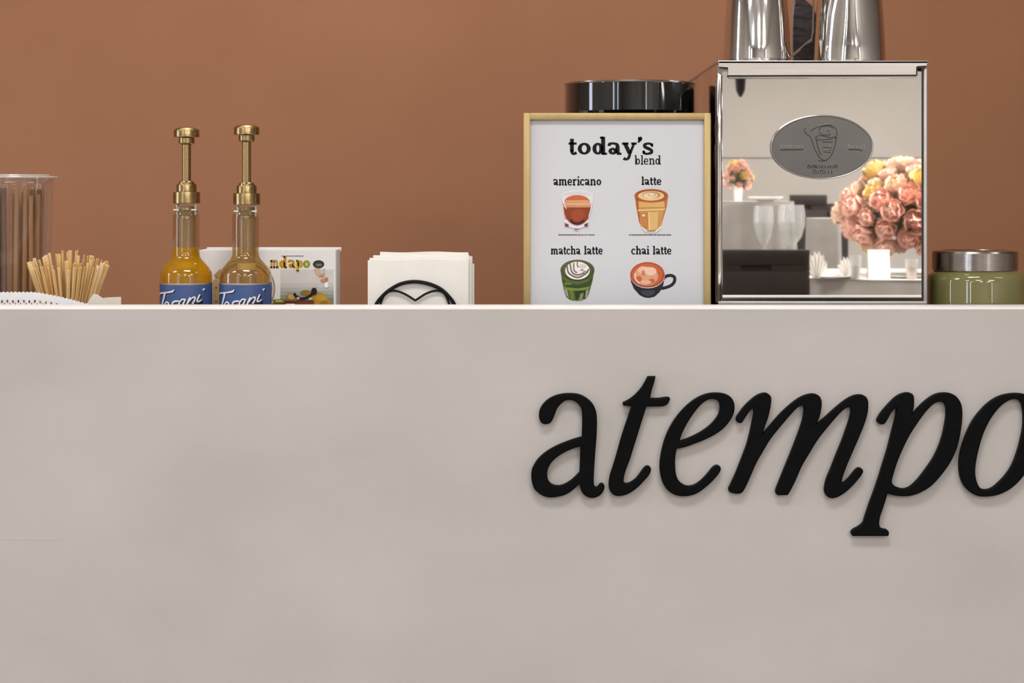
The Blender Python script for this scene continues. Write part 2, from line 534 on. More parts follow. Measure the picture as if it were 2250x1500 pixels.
# ------------------------------------------------------------------ the raised lettering
LET = {
    'a': ((1150, 810, 5.0), [
        [(195, 590), (172, 530), (182, 450), (230, 375), (300, 320), (390, 285), (490, 272), (600, 280), (690, 320), (760, 385),
         (800, 470), (810, 580), (805, 740), (792, 900), (780, 1080), (774, 1230), (782, 1288), (800, 1302), (822, 1292), (840, 1268),
         (862, 1260), (885, 1272), (893, 1300), (882, 1340), (850, 1385), (805, 1412), (755, 1420), (700, 1408), (655, 1370),
         (630, 1320), (618, 1265, 1), (560, 1320), (480, 1376), (400, 1403), (310, 1415), (230, 1403), (160, 1362), (110, 1300),
         (88, 1210), (90, 1130), (112, 1070), (165, 990), (250, 915), (360, 850), (480, 800), (580, 766), (642, 750, 1), (647, 620),
         (645, 490), (632, 430), (600, 385), (560, 355), (510, 343), (460, 352), (410, 390), (370, 440), (345, 505), (315, 572),
         (285, 602), (235, 609)],
        [(628, 856, 1), (560, 872), (470, 910), (380, 965), (310, 1030), (272, 1100), (263, 1170), (278, 1235), (320, 1273), (380, 1287),
         (440, 1275), (510, 1237), (570, 1187), (618, 1136, 1)]]),
    't': ((1320, 810, 5.0), [
        [(518, 85, 1), (603, 85, 1), (585, 160), (560, 240), (543, 325, 1), (640, 324), (735, 312), (762, 325), (756, 352), (732, 390),
         (690, 412), (600, 415), (505, 415, 1), (470, 520), (420, 680), (370, 840), (320, 1000), (275, 1120), (254, 1205), (258, 1250),
         (285, 1262), (330, 1248), (390, 1205), (440, 1140), (480, 1087), (515, 1069), (545, 1083), (553, 1115), (530, 1170), (470, 1240),
         (400, 1310), (310, 1372), (220, 1398), (150, 1390), (105, 1345), (89, 1280), (100, 1180), (135, 1070), (180, 920), (230, 740),
         (290, 560), (340, 412, 1), (248, 405, 1), (245, 372, 1), (300, 345), (370, 295), (440, 220), (490, 140)]]),
    'e': ((1430, 840, 5.555), [
        [(800, 1015), (840, 1022), (857, 1055), (835, 1110), (760, 1200), (660, 1290), (560, 1358), (450, 1388), (340, 1386), (240, 1345),
         (165, 1260), (122, 1140), (110, 1000), (130, 850), (170, 700), (225, 570), (300, 445), (390, 335), (490, 243), (590, 178),
         (700, 138), (800, 128), (900, 140), (975, 178), (1015, 240), (1025, 310), (1010, 390), (960, 480), (880, 570), (780, 640),
         (650, 705), (520, 755), (420, 790), (318, 812, 1), (300, 920), (300, 1040), (312, 1130), (345, 1203), (400, 1250), (465, 1268),
         (540, 1250), (620, 1195), (700, 1110), (755, 1042)],
        [(352, 718, 1), (385, 620), (440, 510), (520, 385), (610, 275), (690, 217), (755, 203), (815, 220), (840, 260), (845, 320),
         (832, 380), (800, 440), (740, 510), (660, 575), (560, 635), (450, 685)]]),
    'm': ((1590, 840, 5.5545), [
        [(156, 440), (163, 475), (190, 497), (225, 490), (250, 455), (300, 380), (340, 330), (370, 316, 1), (370, 380), (350, 480),
         (320, 620), (280, 770), (220, 930), (150, 1110), (90, 1240), (63, 1300), (72, 1332), (110, 1352), (190, 1360), (230, 1342),
         (265, 1290), (330, 1150), (400, 990), (480, 850), (570, 700), (680, 560), (790, 430), (880, 330), (930, 292), (968, 288),
         (985, 320), (972, 430), (935, 560), (880, 710), (810, 890), (740, 1060), (680, 1210), (640, 1312), (640, 1352), (660, 1378, 1),
         (785, 1376, 1), (820, 1320), (880, 1200), (960, 1020), (1060, 850), (1160, 690), (1280, 540), (1400, 400), (1480, 325), (1530, 303),
         (1557, 330), (1550, 410), (1510, 540), (1450, 710), (1380, 880), (1310, 1060), (1260, 1180), (1235, 1290), (1240, 1350), (1270, 1395),
         (1320, 1414), (1390, 1402), (1480, 1350), (1570, 1270), (1650, 1180), (1698, 1112), (1705, 1075), (1680, 1048), (1640, 1048),
         (1600, 1085), (1540, 1160), (1490, 1213), (1460, 1224), (1448, 1195), (1465, 1130), (1510, 1010), (1570, 870), (1640, 710),
         (1710, 540), (1755, 400), (1770, 280), (1760, 208), (1725, 165), (1660, 150), (1570, 170), (1470, 230), (1360, 320), (1250, 420),
         (1180, 480), (1128, 526, 1), (1170, 430), (1195, 320), (1199, 230), (1172, 170), (1120, 143), (1050, 143), (950, 178), (850, 245),
         (740, 340), (640, 445), (550, 555), (480, 636, 1), (505, 540), (545, 430), (575, 300), (585, 200), (565, 155), (520, 130),
         (460, 138), (400, 165), (330, 220), (250, 300), (190, 380)]]),
    'p': ((1850, 840, 4.1667), [
        [(326, 340), (330, 367), (355, 384), (390, 380), (420, 340), (460, 270), (490, 240), (506, 234, 1), (492, 330), (460, 450),
         (420, 610), (380, 740), (340, 870), (300, 990), (255, 1110), (215, 1230), (195, 1288), (150, 1325), (105, 1350), (87, 1380),
         (100, 1407, 1), (428, 1407, 1), (433, 1375), (415, 1350), (370, 1340), (345, 1308), (350, 1240), (380, 1150), (405, 1070),
         (420, 1018, 1), (480, 1035), (560, 1043), (650, 1035), (740, 1000), (830, 940), (920, 840), (1000, 725), (1060, 590), (1095, 420),
         (1106, 280), (1095, 200), (1060, 140), (1010, 105), (940, 95), (860, 110), (780, 160), (710, 225), (640, 306, 1), (660, 230),
         (663, 150), (650, 110), (610, 94), (550, 105), (490, 140), (420, 210), (365, 275)],
        [(460, 900), (478, 830), (510, 730), (560, 610), (620, 490), (690, 380), (770, 270), (840, 200), (890, 178), (930, 185),
         (955, 222), (959, 290), (945, 400), (910, 540), (850, 680), (770, 800), (700, 890), (630, 955), (570, 975), (510, 962), (470, 935)]]),
    'o': ((2090, 840, 5.556), [
        [(103, 1000), (125, 840), (190, 640), (280, 460), (400, 310), (520, 210), (640, 155), (790, 133), (920, 150), (1000, 205), (1045, 295),
         (1058, 430), (1045, 620), (1005, 820), (950, 1030), (889, 1140), (790, 1250), (680, 1330), (560, 1378), (430, 1395), (320, 1385),
         (230, 1335), (155, 1250), (115, 1140)],
        [(298, 1100), (310, 960), (345, 800), (400, 620), (490, 440), (600, 300), (700, 225), (770, 205), (835, 220), (872, 280), (888, 390),
         (885, 550), (850, 730), (800, 900), (740, 1040), (670, 1140), (590, 1225), (510, 1290), (430, 1312), (360, 1290), (318, 1215)]]),
}


def smooth_loop(pts, n=5):
    """closed loop; a point with a third value is a sharp corner"""
    cs = [i for i, p in enumerate(pts) if len(p) > 2]
    q = [(p[0], p[1]) for p in pts]
    if not cs:
        return crom(q, n, True)
    out = []
    L = len(q)
    for a, b in zip(cs, cs[1:] + [cs[0] + L]):
        seg = [q[i % L] for i in range(a, b + 1)]
        out += crom(seg, n)[:-1]
    return out


def curve_solid(name, loops, ext, bev, m, parent, yplane):
    """loops: lists of (x, z) relative to the parent; a flat solid of thickness 2*(ext+bev) facing the camera"""
    cu = bpy.data.curves.new(name, 'CURVE')
    cu.dimensions = '2D'
    cu.fill_mode = 'BOTH'
    cu.extrude = ext
    cu.bevel_depth = bev
    cu.bevel_resolution = 2
    cu.offset = -bev
    for lp in loops:
        sp = cu.splines.new('POLY')
        sp.points.add(len(lp) - 1)
        for p, (x, z) in zip(sp.points, lp):
            p.co = (x, z, 0, 1)
        sp.use_cyclic_u = True
    tmp = bpy.data.objects.new(name, cu)
    COL.objects.link(tmp)
    bpy.context.view_layer.update()
    dg = bpy.context.evaluated_depsgraph_get()
    me = bpy.data.meshes.new_from_object(tmp.evaluated_get(dg))
    bpy.data.objects.remove(tmp)
    bpy.data.curves.remove(cu)
    me.transform(Matrix.Rotation(math.pi / 2, 4, 'X'))
    me.transform(Matrix.Translation((0, yplane, 0)))
    me.materials.clear()
    me.materials.append(m)
    for p in me.polygons:
        p.use_smooth = True
    me.set_sharp_from_angle(angle=math.radians(40))
    me.name = name
    o = bpy.data.objects.new(name, me)
    COL.objects.link(o)
    o.parent = parent
    return o


LY = -0.012
base = P(1700, 1090, LY)
sign = thing('counter_sign', (base.x, 0.0, base.z), 'raised black italic letters reading atempo on the counter front', 'sign')
for ch in 'atempo':
    (ox, oy, sc), loops = LET[ch]
    ll = []
    for lp in loops:
        q = []
        for (u, v) in smooth_loop(lp):
            p = P(ox + u / sc, oy + v / sc, LY)
            q.append((p.x - base.x, p.z - base.z))
        ll.append(q)
    curve_solid('letter_' + ch, ll, 0.0042, 0.0018, M['letter'], sign, -0.006)

# ================================================================== stroke lettering for print
# glyph strokes: x-height 1, baseline 0, y up; (points, width, smooth); 'W' = advance
BW = 0.27
HW = 0.15


def G(ch, b=BW, h=HW):
    o = lambda cx, rx: [('ring', cx, 0.5, rx - b / 2, 0.5 - h / 2, b, h)]
    S = []
    if ch == 't':
        return 0.70, [([(0.30, 1.34), (0.30, 0.25)], b * .95), ([(0.30, 0.4), (0.31, 0.16), (0.44, 0.07), (0.66, 0.16)], h * 1.2), ([(0.04, 0.93), (0.66, 0.93)], h)]
    if ch == 'o':
        return 1.12, o(0.54, 0.50)
    if ch == 'd':
        return 1.20, [('ring', 0.46, 0.5, 0.42 - b / 2, 0.5 - h / 2, b, h), ([(0.86, 1.5), (0.86, 0.0)], b), ([(0.62, 1.43), (0.9, 1.43)], h), ([(0.8, 0.07), (1.16, 0.07)], h)]
    if ch == 'b':
        return 1.18, [('ring', 0.68, 0.5, 0.42 - b / 2, 0.5 - h / 2, b, h), ([(0.28, 1.5), (0.28, 0.0)], b), ([(0.02, 1.43), (0.3, 1.43)], h)]
    if ch == 'p':
        return 1.18, [('ring', 0.68, 0.5, 0.42 - b / 2, 0.5 - h / 2, b, h), ([(0.28, 1.0), (0.28, -0.4)], b), ([(0.02, .93), (0.3, .93)], h), ([(0.05, -.4), (0.5, -.4)], h)]
    if ch == 'a':
        return 1.10, [([(0.12, 0.72), (0.16, 0.9), (0.44, 0.94), (0.70, 0.86), (0.76, 0.62), (0.76, 0.1)], [b * .8, h * 1.2, h, b * .8, b, b]),
                      ('ring', 0.40, 0.29, 0.34 - b / 2.2, 0.29 - h / 2, b * .9, h), ([(0.7, 0.07), (1.06, 0.07)], h)]
    if ch == 'y':
        return 1.12, [([(0.22, 0.95), (0.58, 0.1)], b), ([(0.92, 0.95), (0.62, 0.1), (0.50, -0.28), (0.30, -0.40), (0.12, -0.30)], [h, h * 1.1, h * 1.2, h * 1.1, b * .9]),
                      ([(0.0, 0.93), (0.50, 0.93)], h), ([(0.70, 0.93), (1.12, 0.93)], h)]
    if ch == "'":
        return 0.42, [([(0.20, 1.42), (0.27, 1.30), (0.10, 1.0)], [b * 1.1, b, h * .5]), ([(0.10, 1.35), (0.30, 1.35)], b * .9)]
    if ch == 's':
        return 0.90, [([(0.76, 0.74), (0.64, 0.90), (0.42, 0.93), (0.20, 0.84), (0.20, 0.66), (0.44, 0.52), (0.68, 0.38), (0.70, 0.18), (0.44, 0.07), (0.20, 0.10), (0.10, 0.30)],
                       [h, h, h, h * 1.3, b * .8, b * .9, b * .8, h * 1.3, h, h, h]), ([(0.76, 0.95), (0.76, 0.66)], h * .8), ([(0.10, 0.05), (0.10, 0.34)], h * .8)]
    if ch == 'l':
        return 0.62, [([(0.32, 1.5), (0.32, 0.0)], b), ([(0.06, 1.43), (0.34, 1.43)], h), ([(0.05, 0.07), (0.60, 0.07)], h)]
    if ch == 'i':
        return 0.62, [([(0.32, 1.0), (0.32, 0.0)], b), ([(0.06, 0.93), (0.34, 0.93)], h), ([(0.05, 0.07), (0.60, 0.07)], h), ([(0.30, 1.24), (0.30, 1.50)], b)]
    if ch == 'e':
        return 1.02, [([(0.84, 0.22), (0.68, 0.09), (0.48, 0.06), (0.24, 0.18), (0.15, 0.50), (0.26, 0.84), (0.50, 0.94), (0.74, 0.84), (0.82, 0.54)],
                       [h, h, h, b * .8, b, b * .8, h, b * .7, b * .8]), ([(0.15, 0.50), (0.88, 0.50)], h)]
    if ch == 'c':
        return 0.96, [([(0.82, 0.22), (0.66, 0.09), (0.48, 0.06), (0.24, 0.18), (0.15, 0.50), (0.26, 0.84), (0.50, 0.94), (0.72, 0.86), (0.74, 0.70)],
                       [h, h, h, b * .8, b, b * .8, h, h * 1.2, b * .8])]
    if ch in 'nh':
        top = 1.5 if ch == 'h' else 1.0
        return 1.24, [([(0.30, top), (0.30, 0.0)], b), ([(0.05, top - .07), (0.32, top - .07)], h), ([(0.05, 0.07), (0.55, 0.07)], h),
                      ([(0.34, 0.72), (0.50, 0.90), (0.72, 0.92), (0.90, 0.76), (0.92, 0.0)], [h, h, h * 1.2, b, b]), ([(0.70, 0.07), (1.18, 0.07)], h)]
    if ch == 'm':
        return 1.80, [([(0.30, 1.0), (0.30, 0.0)], b), ([(0.05, .93), (0.32, .93)], h), ([(0.05, 0.07), (0.52, 0.07)], h),
                      ([(0.34, 0.72), (0.48, 0.90), (0.66, 0.92), (0.82, 0.76), (0.84, 0.0)], [h, h, h * 1.2, b, b]), ([(0.66, 0.07), (1.06, 0.07)], h),
                      ([(0.88, 0.72), (1.04, 0.90), (1.22, 0.92), (1.40, 0.76), (1.42, 0.0)], [h, h, h * 1.2, b, b]), ([(1.22, 0.07), (1.74, 0.07)], h)]
    if ch == 'r':
        return 0.92, [([(0.30, 1.0), (0.30, 0.0)], b), ([(0.05, .93), (0.32, .93)], h), ([(0.05, 0.07), (0.60, 0.07)], h),
                      ([(0.34, 0.66), (0.48, 0.86), (0.64, 0.93), (0.84, 0.86)], [h, h, h * 1.2, b])]
    return 0.5, []


def text(mb, s, x0, x1, base_y, xh, fn, mi=0, b=BW, h=HW):
    """set a word between pixel columns x0..x1 with its baseline at row base_y"""
    adv = sum(G(c, b, h)[0] for c in s)
    kx = (x1 - x0) / adv
    x = 0.0
    for c in s:
        a, st = G(c, b, h)
        f2 = lambda u, v, xx=x: fn(x0 + (xx + u) * kx, base_y - v * xh)
        for q in st:
            if q[0] == 'ring':
                _, cx, cy, rx, ry, wb, wh = q
                n = 26
                vs, fs = [], []
                for k in range(n):
                    an = 2 * math.pi * k / n
                    co, si = math.cos(an), math.sin(an)
                    vs.append(f2(cx + (rx + wb / 2) * co, cy + (ry + wh / 2) * si))
                    vs.append(f2(cx + (rx - wb / 2) * co, cy + (ry - wh / 2) * si))
                for k in range(n):
                    k2 = (k + 1) % n
                    fs.append((2 * k, 2 * k + 1, 2 * k2 + 1, 2 * k2))
                mb.add(vs, fs, mi)
            else:
                pts, wd = q
                if len(pts) > 2:
                    if isinstance(wd, list):
                        pp = crom([(p[0], p[1], wv) for p, wv in zip(pts, wd)], 5)
                        mb.strip([(p[0], p[1]) for p in pp], [p[2] for p in pp], f2, mi)
                    else:
                        mb.strip(crom(pts, 5), wd, f2, mi)
                else:
                    mb.strip(pts, wd if not isinstance(wd, list) else wd[0], f2, mi)
        x += a
    return mb


def on_plane(Y):
    return lambda u, v: P(u, v, Y)


def rect_solid(mb, x0, y0, x1, y1, Ya, Yb, bevel=0.0, mi=0, z0=None):
    """box whose front (at depth Ya) fills the pixel rectangle; Yb is the back"""
    a, b = P(x0, y0, Ya), P(x1, y1, Ya)
    mb.box((a.x, Ya, b.z if z0 is None else z0), (b.x, Yb, a.z), bevel, mi)
    return mb


# ================================================================== menu board
MY = 0.14
c = P(1356, 600, MY)
menu = thing('menu_board', (c.x, MY, WZ), 'gold framed drinks menu headed today\'s blend on the counter', 'menu')
zb = WZ
mb = MB()
fx0, fx1, fy0 = P(1150, 0, MY).x, P(1562, 0, MY).x, P(0, 248, MY).z
fw = 15 * (MY + D) / F
mb.box((fx0, MY, zb), (fx0 + fw, MY + .016, fy0), .0012)
mb.box((fx1 - fw, MY, zb), (fx1, MY + .016, fy0), .0012)
mb.box((fx0 + fw - .001, MY, fy0 - fw), (fx1 - fw + .001, MY + .016, fy0), .0012)
mb.box((fx0 + fw - .001, MY, zb), (fx1 - fw + .001, MY + .016, zb + fw), .0012)
mb.build('frame', M['gold'], menu)
MB().box((fx0 + .002, MY + .0155, zb + .002), (fx1 - .002, MY + .019, fy0 - .002)).build('backing_board', M['black'], menu, smooth=False)
PY = MY + 0.0075
paper = MB().box((fx0 + fw - .001, PY, zb + .01), (fx1 - fw + .001, MY + .0155, fy0 - fw + .001)).build('menu_sheet', M['paper'], menu, smooth=False)
pl = lambda k: on_plane(PY - 0.00016 * k)
mb = text(MB(), "today's", 1248, 1437, 339.5, 26.0, pl(1), 0, 0.31, 0.19)
mb.build('heading', M['ink_black'], paper, smooth=False, recalc=False)
mb = text(MB(), 'blend', 1394, 1453, 361.5, 13.6, pl(1), 0, 0.26, 0.16)
mb.build('subheading', M['ink_black'], paper, smooth=False, recalc=False)
for wd, x0, x1, by, xh in (('americano', 1215.5, 1322, 407, 13.2), ('latte', 1409, 1454, 406, 12), ('matcha', 1210, 1276, 558.5, 12.2),
                           ('latte', 1283, 1325, 558.5, 12.2), ('chai', 1387, 1427, 558.5, 12.2), ('latte', 1434, 1476, 558.5, 12.2)):
    text(MB(), wd, x0, x1, by, xh, pl(1), 0, 0.33, 0.21).build('drink_name', M['ink_black'], paper, smooth=False, recalc=False)
for x0, x1 in ((1227, 1306), (1382, 1477)):
    mb = MB()
    x = x0
    rr = random.Random(int(x0))
    while x < x1 - 3:
        l = rr.uniform(2.0, 4.2)
        mb.poly([pl(1)(x, 514.6), pl(1)(x + l, 514.6), pl(1)(x + l, 517.4), pl(1)(x, 517.4)])
        x += l + rr.choice((0.5, 0.6, 0.7, 1.4))
    mb.build('fine_print', M['ink_grey'], paper, smooth=False, recalc=False)


def art(name, ox, oy, sc, layers):
    """flat printed picture: layers of (colour, outline) or (colour, line, width)"""
    mats, mb = [], MB()
    for k, ly in enumerate(layers):
        m = ink(*ly[0])
        if m not in mats:
            mats.append(m)
        mi = mats.index(m)
        f = pl(1 + k)
        g = lambda u, v: f(ox + u / sc, oy + v / sc)
        if len(ly) == 2:
            mb.poly([g(u, v) for (u, v) in ly[1]], mi)
        else:
            mb.strip(crom(ly[1], 6) if len(ly[1]) > 2 else ly[1], ly[2], g, mi)
    return mb.build(name, mats, paper, smooth=False, recalc=False)


art('drink_picture', 1200, 380, 7.5, [
    ((226, 222, 224), ell(515, 360, 258, 78)), ((214, 208, 211), ell(515, 365, 240, 62)),
    ((224, 219, 222), [(258, 370), (772, 370), (745, 620), (690, 880), (600, 900), (510, 935), (400, 905), (305, 880), (280, 620)]),
    ((222, 150, 130), [(270, 500), (330, 500), (360, 760), (310, 780), (285, 640)]),
    ((222, 160, 140), [(690, 500), (745, 500), (715, 700), (680, 790), (660, 780)]),
    ((199, 108, 58), ell(510, 470, 205, 105, 30, 180, 360)),
    ((221, 170, 130), [(322, 450), (695, 450), (725, 520), (730, 580), (510, 610), (295, 580), (300, 520)]),
    ((208, 148, 106), [(310, 470), (710, 470), (715, 490), (305, 490)]),
    ((204, 140, 98), [(300, 530), (722, 530), (725, 552), (298, 552)]),
    ((140, 62, 36), [(290, 565)] + [(735, 565)] + ell(512, 610, 212, 245, 24, 0, 180)),
    ((156, 74, 44), ell(530, 690, 120, 100)),
    ((78, 30, 22), ell(512, 620, 170, 236, 14, 45, 135) + ell(512, 610, 150, 205, 14, 135, 45)),
    ((236, 232, 233), [(318, 770), (350, 850), (470, 895), (600, 880), (690, 780)], 20),
    ((124, 62, 78), [(308, 820), (372, 850), (372, 884), (310, 880)]), ((112, 60, 72), [(625, 850), (688, 815), (684, 880), (640, 880)]),
    ((176, 120, 118), ell(500, 928, 42, 14)), ((246, 244, 245), [(262, 400), (300, 520), (335, 590)], 12), ((246, 244, 245), [(765, 400), (745, 560), (700, 720)], 10)])
art('drink_picture', 1200, 380, 7.5, [
    ((204, 148, 84), [(1458, 372), (2010, 372), (1985, 560), (1940, 720), (1890, 880), (1840, 935), (1730, 965), (1620, 940), (1560, 880), (1510, 690), (1480, 540)]),
    ((176, 92, 48), [(1470, 400), (1520, 440), (1520, 560), (1560, 860), (1530, 800), (1500, 640)]),
    ((190, 112, 58), [(2005, 390), (1950, 430), (1960, 560), (1890, 860), (1935, 720), (1985, 560)]),
    ((217, 170, 104), [(1530, 470), (1950, 470), (1955, 560), (1530, 570)]),
    ((226, 190, 130), [(1510, 600), (1960, 585), (1955, 615), (1515, 632)]),
    ((218, 176, 112), [(1680, 640), (1850, 640), (1835, 930), (1700, 945)]), ((232, 200, 146), [(1680, 640), (1705, 640), (1712, 940), (1690, 940)]),
    ((196, 128, 70), [(1540, 650), (1660, 650), (1670, 900), (1600, 880)]),
    ((178, 92, 46), ell(1732, 372, 276, 108)), ((150, 74, 36), ell(1732, 360, 230, 84)), ((228, 196, 146), ell(1730, 375, 216, 80)), ((196, 142, 86), ell(1735, 362, 150, 58)),
    ((232, 208, 168), ell(1720, 372, 120, 48)), ((210, 168, 116), ell(1745, 360, 70, 28)), ((222, 212, 190), ell(1740, 355, 44, 26)),
    ((236, 222, 200), ell(1605, 700, 24, 20)), ((232, 228, 230), [(1575, 890), (1640, 950), (1735, 970), (1830, 945), (1890, 880)], 22), ((150, 110, 110), [(1660, 958), (1735, 966), (1800, 958)], 10)])
art('drink_picture', 1200, 540, 7.5, [
    ((86, 106, 50), [(236, 400), (796, 400), (768, 560), (730, 700), (700, 800), (640, 880), (510, 908), (390, 890), (330, 840), (290, 720), (258, 560)]),
    ((92, 94, 66), ell(516, 400, 282, 172)), ((66, 74, 46), ell(516, 420, 262, 158)), ((88, 98, 60), ell(516, 405, 236, 150)),
    ((56, 76, 40), [(260, 520), (330, 600), (510, 640), (690, 590), (762, 500), (745, 620), (690, 670), (510, 690), (340, 670), (275, 610)]),
    ((112, 132, 58), [(300, 600), (420, 620), (420, 640), (310, 640)]), ((126, 142, 62), [(300, 680), (520, 705), (715, 670), (700, 720), (510, 740), (300, 730)]),
    ((104, 124, 50), [(370, 735), (450, 740), (470, 890), (410, 890)]), ((46, 62, 38), [(470, 745), (650, 735), (630, 870), (570, 800), (500, 890)]),
    ((132, 138, 80), [(560, 790), (620, 770), (600, 890), (540, 900)]), ((150, 152, 140), [(295, 720), (350, 720), (375, 860), (330, 820)]), ((150, 152, 140), [(655, 740), (705, 720), (680, 830), (640, 860)]),
    ((238, 234, 230), ell(516, 408, 202, 148)), ((112, 104, 92), [(345, 330), (375, 450), (520, 520), (660, 450), (700, 380)], 26),
    ((118, 108, 98), [(395, 290), (425, 430), (520, 478), (630, 440)], 24), ((120, 112, 102), [(455, 280), (460, 400), (510, 440)], 22),
    ((130, 120, 110), [(515, 262), (515, 330), (540, 350)], 18), ((222, 206, 198), ell(600, 330, 55, 28)), ((150, 136, 126), ell(590, 395, 26, 12)), ((160, 148, 138), ell(640, 420, 30, 10))])
art('drink_picture', 1200, 540, 7.5, [
    ((36, 36, 42), [(1925, 545), (1980, 500), (2060, 488), (2115, 520), (2112, 590), (2060, 650), (1960, 690), (1890, 700)], 52),
    ((38, 38, 44), [(1386, 500), (1400, 600), (1450, 710), (1540, 810), (1620, 850), (1700, 858), (1790, 835), (1870, 760), (1930, 650), (1955, 500)]),
    ((62, 66, 78), [(1560, 740), (1790, 730), (1780, 800), (1690, 830), (1600, 810)]),
    ((228, 208, 200), ell(1672, 486, 286, 214)), ((186, 84, 48), ell(1670, 476, 284, 210)), ((150, 60, 36), ell(1672, 490, 258, 188)), ((198, 100, 62), ell(1668, 482, 256, 186)),
    ((222, 160, 128), ell(1645, 500, 200, 158)), ((234, 190, 164), ell(1600, 400, 90, 62)), ((236, 196, 172), ell(1720, 420, 100, 70)), ((200, 100, 60), ell(1530, 540, 48, 44)),
    ((200, 104, 66), ell(1740, 575, 52, 34)), ((206, 120, 84), ell(1600, 440, 26, 40)), ((238, 206, 186), [(1465, 450), (1470, 540), (1540, 620)], 24), ((230, 176, 146), ell(1640, 600, 90, 40))])

# ================================================================== chrome machine with the mirror front
GY = 0.16
x0, x1 = P(1575, 0, GY).x, P(2038, 0, GY).x
ztop, zrail = P(0, 133, GY).z, P(0, 667, GY).z
gd = 0.46
mach = thing('coffee_machine', ((x0 + x1) / 2, GY + gd / 2, WZ), 'boxy chrome coffee machine with a mirrored front and oval badge', 'coffee machine')
MB().box((x0 + .001, GY + .006, WZ + .02), (x1 - .001, GY + gd, ztop - .004), .003).build('housing', M['chrome'], mach)
px_ = (GY + D) / F
# side rails, bottom rail, lower fascia
MB().box((x0, GY, zrail), (x0 + 12 * px_, GY + .02, ztop - .018), .003, seg=3).build('corner_rail', M['chrome'], mach)
MB().box((x1 - 8 * px_, GY, zrail), (x1, GY + .02, ztop - .010), .002, seg=3).build('corner_rail', M['rail'], mach)
MB().box((x0 + .002, GY - .001, zrail - .001), (x1 - .001, GY + .008, zrail + 5.5 * px_), .001).build('bottom_rail', M['rail'], mach)
MB().box((x0, GY + .002, WZ + .02), (x1, GY + .02, zrail - .002), .002).build('lower_fascia', M['black'], mach)
for fxx in (x0 + .03, x1 - .03):
    for fyy in (GY + .03, GY + gd - .03):
        MB().lathe([(.016, WZ), (.018, WZ + .004), (.014, WZ + .02)], (fxx, fyy, 0), 20).build('foot', M['black'], mach)
# mirror panel with a dark seam at its right and around it
ma, mbp = P(1588, 170, GY), P(2026, 661, GY)
MIRY = GY + 0.003
MB().box((ma.x, MIRY, mbp.z), (mbp.x, GY + .007, ztop - .016)).build('mirror_panel', M['mirror'], mach, smooth=False)
MB().box((mbp.x, GY + .002, mbp.z), (x1 - 8 * px_, GY + .0065, ztop - .012)).build('seam', M['dark'], mach, smooth=False)
# lid: plate with a notched front apron
lid = MB().box((x0 + 2 * px_, GY - .003, ztop - .005), (x1 + 1.5 * px_, GY + gd, ztop), .0012).build('lid', M['brushed'], mach)
f = on_plane(GY - .003)
MB().prism([f(1579, 135), f(2039, 135), f(2035, 146), f(2015, 147), f(2013, 164), f(1600, 165), f(1600, 148), f(1579, 146)], (0, .005, 0)).build('apron', M['brushed'], lid, smooth=False)
f = on_plane(GY - .0008)
MB().prism([f(1598, 166), f(2014, 164.5), f(2014, 168), f(1598, 169)], (0, .003, 0)).build('apron_seam', M['dark'], lid, smooth=False)
f = on_plane(GY - .0022)
MB().prism([f(1602, 168.8), f(2015, 167.6), f(2015, 171.4), f(1602, 172.4)], (0, .004, 0)).build('apron_lip', M['chrome'], lid, smooth=False)
f = on_plane(GY - .0034)
MB().prism([f(2013, 147), f(2016, 147), f(2016, 166), f(2013, 166)], (0, .003, 0)).build('apron_seam', M['dark'], lid, smooth=False)
MB().prism([f(2015, 145), f(2035, 144), f(2035, 149), f(2015, 148)], (0, .003, 0)).build('apron_seam', M['dark'], lid, smooth=False)
# oval badge
BY = GY - 0.001
mb = MB()
f = on_plane(BY)
mb.prism([f(u, v) for u, v in ell(1806, 323, 112.5, 70, 72)], (0, .004, 0))
bdg = mb.build('badge', M['badge'], mach)
f3 = lambda u, v: P(u, v, BY - .0006)
mb = MB()
pts = [f3(u, v) for u, v in ell(1806, 323, 111.5, 69.2, 72)]
mb.tube(pts, 0.0011, 8, closed=True)
mb.build('badge_rim', M['badge_light'], bdg)


def emb(lines, r, m, name):
    # marks of one or two pixels each, kept together
    mb = MB()
    for ln in lines:
        q = [(1670 + u / 8.333, 240 + v / 8.333) for u, v in ln]
        if len(q) > 2:
            q = crom(q, 5)
        mb.tube([P(u, v, BY - .0002) for u, v in q], r, 6)
    return tag(mb.build(name, m, bdg), None, None, None, 'stuff')


emb([[(920, 400), (1040, 330), (1120, 300), (1280, 290), (1380, 350), (1405, 470), (1370, 540)],
     [(830, 340), (810, 400), (860, 460), (930, 520), (980, 680), (1040, 800), (1110, 900), (1200, 935), (1290, 860), (1350, 740), (1385, 600), (1395, 520)],
     [(1075, 395), (1110, 330), (1240, 305), (1340, 345)], [(1000, 520), (1100, 480), (1300, 520), (1390, 500)],
     [(1010, 560), (1120, 560), (1320, 545)], [(1030, 520), (1060, 700), (1120, 840)], [(1140, 600), (1330, 600)], [(1150, 700), (1310, 700)],
     [(1170, 740), (1310, 745)], [(1160, 780), (1290, 790)], [(1080, 420), (1160, 470), (1300, 460)], [(1060, 930), (1130, 950), (1220, 935)],
     [(1230, 380), (1260, 410)]], 0.00055, M['badge_dark'], 'emblem_line')
emb([[(840, 325), (850, 330)], [(910, 240), (930, 245)], [(1040, 305), (1160, 280), (1285, 262)], [(1300, 205), (1330, 205)], [(1050, 890), (1070, 895)],
     [(1280, 655), (1270, 690)], [(1150, 740), (1270, 735)]], 0.0007, M['badge_light'], 'emblem_line')
rr = random.Random(5)


